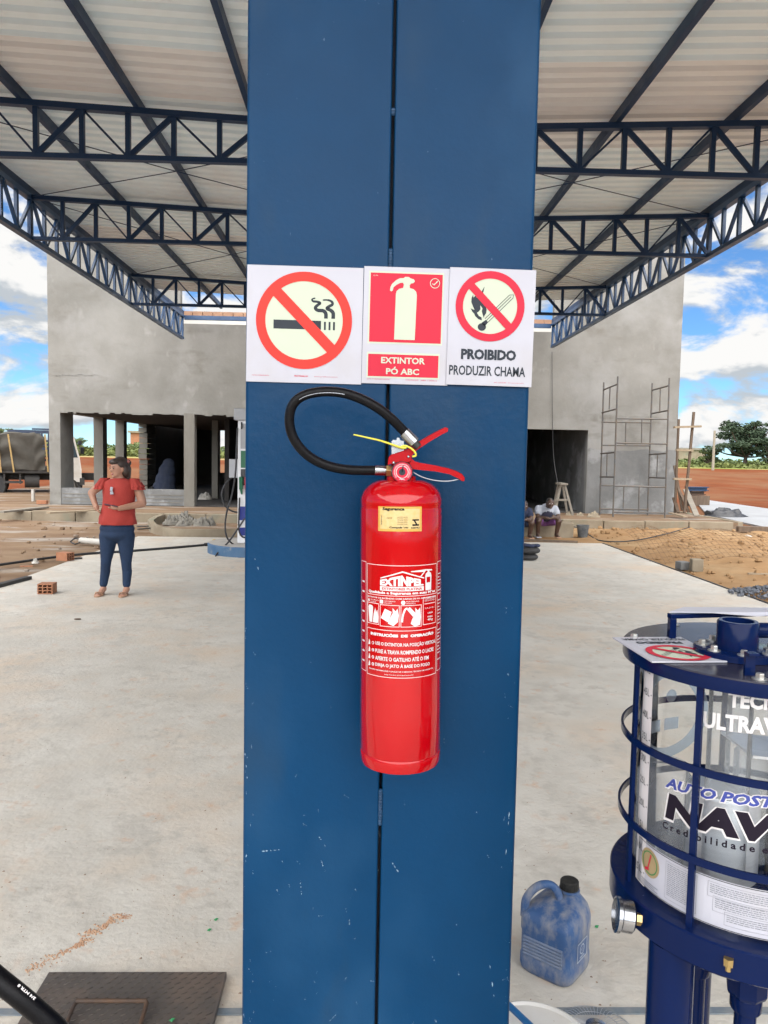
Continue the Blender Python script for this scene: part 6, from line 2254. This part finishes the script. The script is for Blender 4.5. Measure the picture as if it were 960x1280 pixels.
cpos = G(906, 645, PZ)
heap('black_sheet', 'blackplastic', (cpos.x, cpos.y, PZ - .01), .62, .32, .20, 4, 'crumpled black plastic sheet lying on the plinth corner', 'plastic sheet')
gp = G(952, 744)
rg = random.Random(9)
gr_ = MB()
for k in range(420):
    a_, r_ = rg.uniform(0, 6.28), rg.random() ** .6
    p = Vector((gp.x + .22 + .62 * r_ * math.cos(a_), gp.y + .05 + .34 * r_ * math.sin(a_), max(-.02, .10 * (1 - r_)) + rg.uniform(0, .02)))
    s_ = rg.uniform(.018, .05)
    q = MB().obox((0, 0, 0), (s_, s_ * rg.uniform(.6, 1), s_ * rg.uniform(.5, .9)), Euler((rg.uniform(0, 3), rg.uniform(0, 3), rg.uniform(0, 3))).to_matrix())
    gr_.add([v * rg.uniform(.85, 1.1) + p for v in q.v], q.f)
o = gr_.build('gravel', 'greyrock', None, origin=(gp.x, gp.y, 0))
tag(o, 'small heap of blue-grey broken stone at the slab edge', None, None, 'stuff')
# ---- two cut blocks at the slab edge
for k, (px, py, w_, h_, lab) in enumerate(((855.5, 712, .155, .125, 'smaller pale concrete block at the slab edge'), (873, 714.5, .165, .19, 'larger pale concrete block at the slab edge'))):
    q = G(px, py)
    mb = MB().obox((q.x, q.y + .08, h_ / 2 - .01), (w_, .15, h_), Matrix.Rotation(R(14 - 20 * k), 3, 'Z'))
    o = mb.build('concrete_cube', 'wood_grey', None, origin=(q.x, q.y + .08, 0))
    o.data.materials[0] = M['plaster_low'] if k == 0 else M['kerb']
    tag(bevel(o, .012, 2), lab, 'block', 'blocks at the slab edge')
# ---- reinforcing mesh leaning over the sand
ms = thing('wire_mesh', G(880, 704), 'long rusty reinforcing mesh panel leaning low over the sand', 'wire mesh')
m0, m1 = G(822, 703), G(985, 709)
Lx = m1.x - m0.x + .3
yb2, yt2 = m0.y, m0.y + 1.4
ht2 = .36


def mpnt(s_, t_):
    x_ = m0.x - .1 + Lx * s_
    bow = .07 * math.sin(s_ * 5 + 1) + .05 * math.sin(s_ * 11)
    return Vector((x_, yb2 + (yt2 - yb2) * t_ + .12 * math.sin(s_ * 4), sandz(x_, yb2) + .015 + ht2 * math.sin(t_ * 1.5) + bow * t_))


for i in range(28):
    MB().tube([mpnt(i / 27, j / 5) for j in range(6)], .0026, 5).build('cross_wire', 'rusty', ms)
for j in range(11):
    MB().tube([mpnt(i / 24, j / 10) for i in range(25)], .0026, 5).build('long_wire', 'rusty', ms)
# ---- short timber and pale rubbish on the sand
q = G(942, 665)
tag(bevel(MB().obox((q.x + .3, q.y, .06), (1.35, .16, .14), Matrix.Rotation(R(-3), 3, 'Z')).build('timber_baulk', 'wood', None, origin=(q.x + .3, q.y, 0)), .01), 'weathered timber baulk lying on the sand below the plinth', 'timber')
q = G(935, 671)
heap('white_scrap', 'white_plastic', (q.x, q.y, sandz(q.x, q.y)), .10, .06, .05, 14, 'small white scrap on the sand in front of the timber baulk', 'scrap')
q = G(951, 719.5)
tag(MB().obox((q.x, q.y, sandz(q.x, q.y) + .012), (.36, .05, .02), Matrix.Rotation(R(-6), 3, 'Z')).build('wood_sliver', 'wood_pale', None, origin=(q.x, q.y, 0)), 'pale wood sliver on the sand near the broken stone', 'wood scrap')
# cable across the sand
tag(MB().tube(spline([G(735, 668, .02), G(752, 676, .03), G(790, 676, .05), G(830, 668, .08), G(862, 659, .14)], 8), .012, 8).build('ground_cable', 'rubber', None, 60, origin=G(790, 676)),
    'dark cable curving over the sand to the plinth', 'cable')
# plank on the ground beside the block
tag(MB().bar(G(640, 674.5, .02), G(722, 677.5, .02), .09, .04).build('ground_plank', 'wood', None, origin=G(690, 676)), 'thin brown plank on the ground in front of the low block', 'plank')
tag(MB().bar(G(702, 655, PZ + .03), G(735, 661.5, .12), .10, .03).build('sloping_board', 'wood_grey', None, origin=G(715, 657, PZ)), 'pale board sloping off the plinth beside the mortar bucket', 'plank')
# rubble on the plinth
rg = random.Random(31)
for (px, py, s_, lab) in ((742, 646.5, .17, 'pale rubble lump on the plinth left of the scaffold'), (712, 644, .12, 'small pale rubble lump on the plinth below the trestle'), (725, 644.5, .10, 'flat rubble lump between trestle and scaffold')):
    q = G(px, py, PZ - .02)
    o = heap('rubble_lump', 'whitewall', (q.x, q.y, PZ - .02), s_, s_ * .7, s_ * .8, px % 17, lab, 'rubble')
    o.data.materials[0] = M['kerb']
    o['group'] = 'rubble lumps on the plinth'

# ---- the left yard: planter kerb, rubble, pipes, bricks, planks
pk = [G(188, 650, .14), G(193, 655.5, .14), G(205, 659, .14), G(225, 661, .14), G(255, 661.5, .14), G(290, 661, .14), G(330, 661, .14)]
pk2 = [G(188, 650, .14), G(196, 645, .14), G(215, 640, .14), G(222, 638.8, .14)]
kt = thing('planter_kerb', (pk[3].x, pk[3].y, 0), 'rounded pale concrete planter kerb in front of the building', 'planter kerb')


def ribbon(name, pts, wd, z0, z1, m_, par):
    pts = spline(pts, 5)
    mb = MB()
    A, B_ = [], []
    for i, p in enumerate(pts):
        t_ = (pts[min(i + 1, len(pts) - 1)] - pts[max(i - 1, 0)])
        t_.z = 0
        t_.normalize()
        nn = Vector((-t_.y, t_.x, 0)) * wd / 2
        A.append(p + nn)
        B_.append(p - nn)
    rings = [[Vector((a_.x, a_.y, z0)), Vector((b_.x, b_.y, z0)), Vector((b_.x, b_.y, z1)), Vector((a_.x, a_.y, z1))] for a_, b_ in zip(A, B_)]
    return mb.loft(rings).build(name, m_, par)


ribbon('kerb_run', pk, .12, -.06, .14, 'kerb', kt)
ribbon('kerb_return', pk2, .12, -.06, .138, 'kerb', kt)
rg = random.Random(6)
for k, (px, py) in enumerate(((214, 652), (222, 651), (229, 653), (237, 650.5), (245, 652), (253, 653.5), (262, 653), (231, 648.5))):
    q = G(px, py, .05)
    s_ = rg.uniform(.12, .22)
    o = heap('planter_rubble', 'kerb', (q.x, q.y, -.02), s_, s_ * .8, s_ * 1.0, 40 + k, 'grey rubble lump lying inside the planter kerb', 'rubble')
    o.data.materials[0] = M['column']
    o['group'] = 'rubble inside the planter kerb'
q0, q1 = G(101, 675.5, .05), G(130, 678, .05)
tag(MB().tube([q0, q1], .055, 14).build('plastic_pipe', 'white_plastic', None, 60, origin=q0), 'short cream plastic pipe lying behind the standing woman', 'pipe')
tag(MB().tube(spline([G(88, 677, .03), G(94, 673, .05), G(101, 676, .03), G(95, 680, .02), G(89, 678, .02)], 5), .012, 8).build('cable_loop', 'rubber', None, 60, origin=G(94, 676)), 'small loop of grey cable at the end of the cream pipe', 'cable')
for k, (a_, b_, lab) in enumerate((((171, 658), (188, 657.5), 'upper dark rebar stub right of the standing woman'), ((172, 661.5), (190, 660), 'lower dark rebar stub right of the standing woman'))):
    p, q = G(*a_, .05), G(*b_, .05)
    tag(MB().tube([p, q], .017, 8).build('rebar_stub', 'steel_tube', None, 60, origin=p), lab, 'rebar', 'rebar stubs behind the slab')
p, q = G(-30, 739, .02), G(36, 722, .02)
tag(MB().bar(p, q, .085, .04).build('dark_batten', 'truck_dark', None, origin=p), 'dark grey batten lying on the left edge of the slab', 'batten')
q = G(97.5, 697.5)
tag(MB().bar(G(93, 698.2, .012), G(102, 697.5, .012), .05, .022).build('dark_offcut', 'blackplastic', None, origin=q), 'tiny black offcut on the slab left of the woman', 'offcut')
q = G(44, 704)
heap('paper_scrap', 'white_plastic', (q.x, q.y, .0), .05, .05, .06, 3, 'small white scrap at the left edge of the slab', 'scrap')
q = G(33, 708.5)
tag(MB().obox((q.x, q.y, .008), (.16, .05, .012), Matrix.Rotation(R(12), 3, 'Z')).build('brick_chip', 'brick', None, origin=q), 'flat orange brick chip at the left slab edge', 'brick chip')
p, q = G(60, 641, PZ + .02), G(128, 637.5, PZ + .02)
tag(MB().bar(p, q, .16, .035).build('long_plank', 'wood_pale', None, origin=p), 'long pale plank lying on the plinth left of the woman', 'plank')
p, q = G(0, 640, PZ + .02), G(57, 634, PZ + .02)
tag(MB().bar(p, q, .2, .04).build('grey_plank', 'wood_grey', None, origin=p), 'grey plank on the plinth below the truck', 'plank')
p = G(53, 630, PZ)
tag(MB().obox((p.x, p.y, PZ + .05), (.26, .14, .10)).build('loose_brick', 'brick', None, origin=(p.x, p.y, PZ)), 'single red brick on the plinth beside the corner pier', 'brick')
p = P(41.5, 624, 22.5)
tag(MB().tube([Vector((p.x, 22.5, PZ - .02)), Vector((p.x, 22.5, PZ + .33))], .05, 10).build('pipe_stub', 'white_plastic', None, 60, origin=(p.x, 22.5, PZ)), 'short upright pale pipe stub in front of the truck', 'pipe')


# hollow clay bricks: six square holes through the length
def hollow_brick(px, py, rot, size, label, standing):
    q = G(px, py)
    W_, D_, H_ = size
    o = thing('hollow_brick', (q.x, q.y + .08, 0), label, 'brick', 'hollow clay bricks on the slab', Euler((0, 0, R(rot))))
    mw = WM[o.name]
    mb = MB()
    nx_, nz_ = 3, 3
    t_ = .012
    cw, ch_ = (W_ - t_) / nx_, (H_ - t_) / nz_
    for i in range(nx_ + 1):
        mb.box(-W_ / 2 + i * cw, -W_ / 2 + i * cw + t_, -D_ / 2, D_ / 2, .002, H_)
    for j in range(nz_ + 1):
        mb.box(-W_ / 2 + .001, W_ / 2 - .001, -D_ / 2 + .002, D_ / 2 - .002, .003 + j * ch_, .003 + j * ch_ + t_ - .002)
    m2 = MB().add([mw @ v for v in mb.v], mb.f)
    m2.build('clay_webs', 'brick', o)
    m3 = MB().box(-W_ / 2 + .004, W_ / 2 - .004, -.004, .004, .004, H_ - .004)
    MB().add([mw @ v for v in m3.v], m3.f).build('hole_shade_sheet', 'brick_hole_shade', o)  # dark sheet across mid-length, coloured as the shade inside the holes


hollow_brick(55.5, 743, 4, (.165, .16, .115), 'hollow clay brick with its holes facing the camera', True)
hollow_brick(79, 701.5, 68, (.15, .20, .12), 'hollow clay brick lying sideways beside the black pipe', False)
# dust-covered machine in the dark ground floor, and a pale sack
q = P(207, 612, 25.5)
mx2 = thing('covered_mixer', (q.x, 25.5, PZ), 'tall machine draped in a blue cloth inside the dark ground floor', 'machine')
mb = MB()
for (dx, dz, r_) in ((0, .55, .34), (.05, .85, .28), (-.05, .25, .40), (.1, 1.08, .2)):
    mb.ball(Vector((q.x + dx, 25.5, PZ + dz)), (r_, r_ * .8, r_ * .9), None, 14, 8)
remesh(mb.build('draped_cloth', mat('blue_drape', (0.03, 0.042, 0.08), (0.05, 0.06, 0.09), 4, .9, bump=.5, bscale=7, stretch=(3, 3, .5)), mx2, smooth=180), .03, 2)
MB().tube([Vector((q.x - .35, 25.3, PZ + .17)), Vector((q.x - .43, 25.3, PZ + .17))], .17, 18).build('machine_wheel', 'tyre', mx2, smooth=40)
q = P(256, 616, 24.5)
heap('pale_sack', 'white_plastic', (q.x, 24.5, PZ), .22, .2, .18, 22, 'pale sack on the floor inside the dark ground floor', 'sack')
# sheets of board leaning inside the corner pier
q = P(82, 608, 22.7)
for k in range(2):
    tag(MB().bar(Vector((q.x + .05 + .32 * k, 22.6 + .2 * k, PZ)), Vector((q.x + .0 + .16 * k, 22.75 + .2 * k, PZ + .78 - .2 * k)), .24, .03, (1, 0, 0)).build('leaning_board', 'wood_grey', None, origin=(q.x + .3 * k, 22.6, PZ)),
        ('taller' if k == 0 else 'shorter') + ' grey board leaning inside the corner pier', 'board', 'boards leaning inside the pier')

# ================================================================== SMALL THINGS ON THE SLAB
# red soil crumbs in a streak, lower left
rg = random.Random(17)
cr = MB()
path = spline([G(34, 1214), G(60, 1201), G(90, 1185), (G(112, 1171)), G(132, 1156), G(145, 1147), G(160, 1147)], 10)
for k in range(480):
    t_ = rg.random()
    i = int(t_ * (len(path) - 1))
    sp = .005 + .012 * math.sin(t_ * 9) ** 2
    p = path[i] + Vector((rg.gauss(0, sp), rg.gauss(0, sp * .9), 0))
    s_ = rg.uniform(.0012, .0045) * (1.3 if abs(t_ - .6) < .25 else .9)
    cr.add([p + Vector((-s_, -s_ * .6, .0002)), p + Vector((s_, -s_ * .8, .0002)), p + Vector((s_ * .7, s_, .0002)), p + Vector((-s_ * .6, s_ * .7, .0002)), p + Vector((0, 0, s_ * .9))], [(0, 1, 4), (1, 2, 4), (2, 3, 4), (3, 0, 4)])
tag(cr.build('soil', 'soil', None, origin=path[30]), 'streak of red soil crumbs on the slab', None, None, 'stuff')
for k, (px, py, lab) in enumerate(((270, 1149.5, 'upper of two small green flakes beside the pillar'), (261.5, 1162.5, 'lower of two small green flakes beside the pillar'), (745.5, 1158.5, 'tiny green flake to the right of the jug'), (215, 1275, 'green flake on the chequered cover plate'))):
    q = G(px, py, .002 if k < 3 else .024)
    tag(MB().add([q + Vector((-.008, -.004, .001)), q + Vector((.002, -.009, .001)), q + Vector((.009, .002, .004)), q + Vector((-.001, .008, .001)), q + Vector((0, 0, .006))], [(0, 1, 4), (1, 2, 4), (2, 3, 4), (3, 0, 4), (3, 2, 1, 0)]).build('green_flake', 'greenflake', None, origin=q),
        lab, 'flake', 'green flakes')
rg = random.Random(23)
gt = MB()
for k in range(420):                    # scattered grit
    px, py = (rg.uniform(0, 300) if rg.random() < .6 else rg.uniform(655, 770)), rg.uniform(760, 1270)
    p = G(px, py)
    s_ = rg.uniform(.0010, .0032) * rg.choice((1, 1, 1, 1.7))
    gt.add([p + Vector((-s_, -s_ * .6, .0003)), p + Vector((s_, -s_ * .8, .0003)), p + Vector((s_ * .7, s_, .0003)), p + Vector((-s_ * .6, s_ * .7, .0003)), p + Vector((0, 0, s_ * .8))], [(0, 1, 4), (1, 2, 4), (2, 3, 4), (3, 0, 4)])
tag(gt.build('grit', mat('dark_grit', (0.20, 0.155, 0.12), (0.30, 0.22, 0.165), 60, .9), None), 'scattered dark grit on the concrete slab', None, None, 'stuff')
q = G(97, 774.8)
tag(MB().ball(q + Vector((0, 0, .008)), (.035, .02, .008)).build('dry_leaf', 'wood', None, 60, origin=q), 'single brown dry leaf on the slab below the woman', 'leaf')

# sand clods on the right, stones in the muddy yard
rg = random.Random(51)
for (nm, m_, n_, fx_, lab) in (('sand_clods', 'sand', 420, lambda: (rg.uniform(4.85, 9.5), rg.uniform(8.5, 18.2)), 'loose clods scattered over the sand'),
                               ('stones', 'mud', 200, lambda: (rg.uniform(-11, -4.5), rg.uniform(8.5, 18.3)), 'small stones scattered over the muddy yard')):
    mb = MB()
    for k in range(n_):
        x_, y_ = fx_()
        s_ = rg.uniform(.012, .05) * rg.choice((.6, .8, 1, 1.4))
        z_ = sandz(x_, y_) if nm == 'sand_clods' else -.045
        q = MB().ball((0, 0, 0), (s_, s_ * rg.uniform(.6, 1), s_ * .7), Matrix.Rotation(rg.uniform(0, 3), 3, 'Z'), 6, 4)
        mb.add([Vector((x_, y_, z_ + s_ * .3)) + v * rg.uniform(.75, 1.2) for v in q.v], q.f)
    tag(mb.build(nm, m_, None), lab, None, None, 'stuff')

# ================================================================== FAR VEGETATION, POLE, FAR HOUSE


def tree(px, py_base, py_top, Y, width_px, label, m_, seed, flat=True, n=5200):
    rg = random.Random(seed)
    base = P(px, py_base, Y)
    k_ = Y / F
    H = (py_base - py_top) * k_
    Wd_ = width_px * k_
    base.z -= 0.3
    o = thing('broad_tree', base, label, 'tree', 'trees beyond the field')
    tk = MB()
    top = base + Vector((.1 * H, 0, .55 * H))
    tk.tube(spline([base, base + Vector((.03 * H, 0, .25 * H)), top], 5), [.05 * H * (1 - .055 * i) for i in range(11)], 8)
    blobs = []
    for i in range(34):
        a_ = rg.uniform(0, 6.28)
        rr2 = rg.uniform(.03, .44) * Wd_
        zc2 = H * (rg.choice((rg.uniform(.66, .93), rg.uniform(.30, .75))) if flat else rg.uniform(.25, .88))
        c = base + Vector((rr2 * math.cos(a_) * 1.0, rr2 * math.sin(a_) * .7, zc2))
        blobs.append((c, (Wd_ * rg.uniform(.08, .17), Wd_ * rg.uniform(.08, .17), H * rg.uniform(.04, .10))))
        tk.tube(spline([base + Vector((.03 * H, 0, .25 * H)), base.lerp(c, .55) + Vector((0, 0, .08 * H)), c], 4), [.024 * H * (1 - .085 * i2) for i2 in range(9)], 6)
    tk.build('trunk', 'bark', o, smooth=60)
    leaf_cloud(MB(), blobs, n, .030 * H, rg).build('crown', m_, o)
    return o


tree(930, 583, 521, 82, 92, 'broad flat-crowned dark tree beyond the field, right', 'leaf_dark', 3, n=7000)
tree(962, 584, 545, 80, 46, 'smaller dark tree at the right picture edge', 'leaf_dark', 5)
tree(887, 583, 555, 84, 30, 'low bushy green tree left of the flat-crowned tree', 'leaf', 8, False, 3600)
tree(98.5, 562, 544, 110, 22, 'small rounded tree above the shrubs, seen through the left opening', 'leaf', 9, True, 2500)
tree(3, 560, 530, 90, 30, 'green tree top showing above the truck load', 'leaf', 12, False, 3500)
rg = random.Random(44)
for (name, m_, Y0_, n_, hmax) in (('shrubs', 'leaf', 90, 200, 1.7), ('shrubs', 'leaf_yellow', 79, 300, 1.0)):
    blobs = []
    for i in range(n_):
        x_ = rg.uniform(-58, 62)
        y_ = Y0_ + rg.uniform(-3, 6)
        h_ = hmax * rg.uniform(.35, 1.0)
        if x_ > 10:
            h_ *= .55
        blobs.append(((x_, y_, terrain(x_, y_) + h_ * .4), (rg.uniform(.8, 2.0), 1.0, h_ * .6)))
    o = leaf_cloud(MB(), blobs, 26000, .22, rg).build(name, m_, None)
    tag(o, 'mass of green shrubs beyond the red field' if m_ == 'leaf' else 'yellow-green scrub along the far edge of the field', None, None, 'stuff')
p = P(891, 588, 62)
tag(MB().lathe([(.11, 0), (.085, 3.2)], 12, (p.x, p.y, p.z)).build('utility_pole', 'pole', None, 60, origin=p), 'slim pale concrete pole standing in the red field', 'pole')
fh = thing('far_house', P(862, 572, 105), 'low far grey building beyond the field, right of the wooden posts', 'building')
a_, b_ = P(846, 572, 105), P(882, 572, 105)
zt_ = P(862, 561, 105).z
MB().box(a_.x, b_.x, 105, 110, a_.z - 2, zt_ - .15).build('wall', 'kerb', fh)
MB().box(a_.x - .3, b_.x + .3, 104.7, 110.3, zt_ - .148, zt_ + .12).build('roof', 'wood_grey', fh)
fh = thing('far_brick_house', P(172, 556, 120), 'far pale brick house seen through the left opening', 'building')
a_, b_ = P(163, 552, 120), P(186, 552, 120)
zt_ = P(172, 541, 120).z
MB().box(a_.x, b_.x, 120, 125, a_.z - 4, zt_).build('wall', 'brick', fh)
MB().box(a_.x - .3, b_.x + .3, 119.6, 125.4, zt_ + .001, zt_ + .3).build('roof', 'kerb', fh)
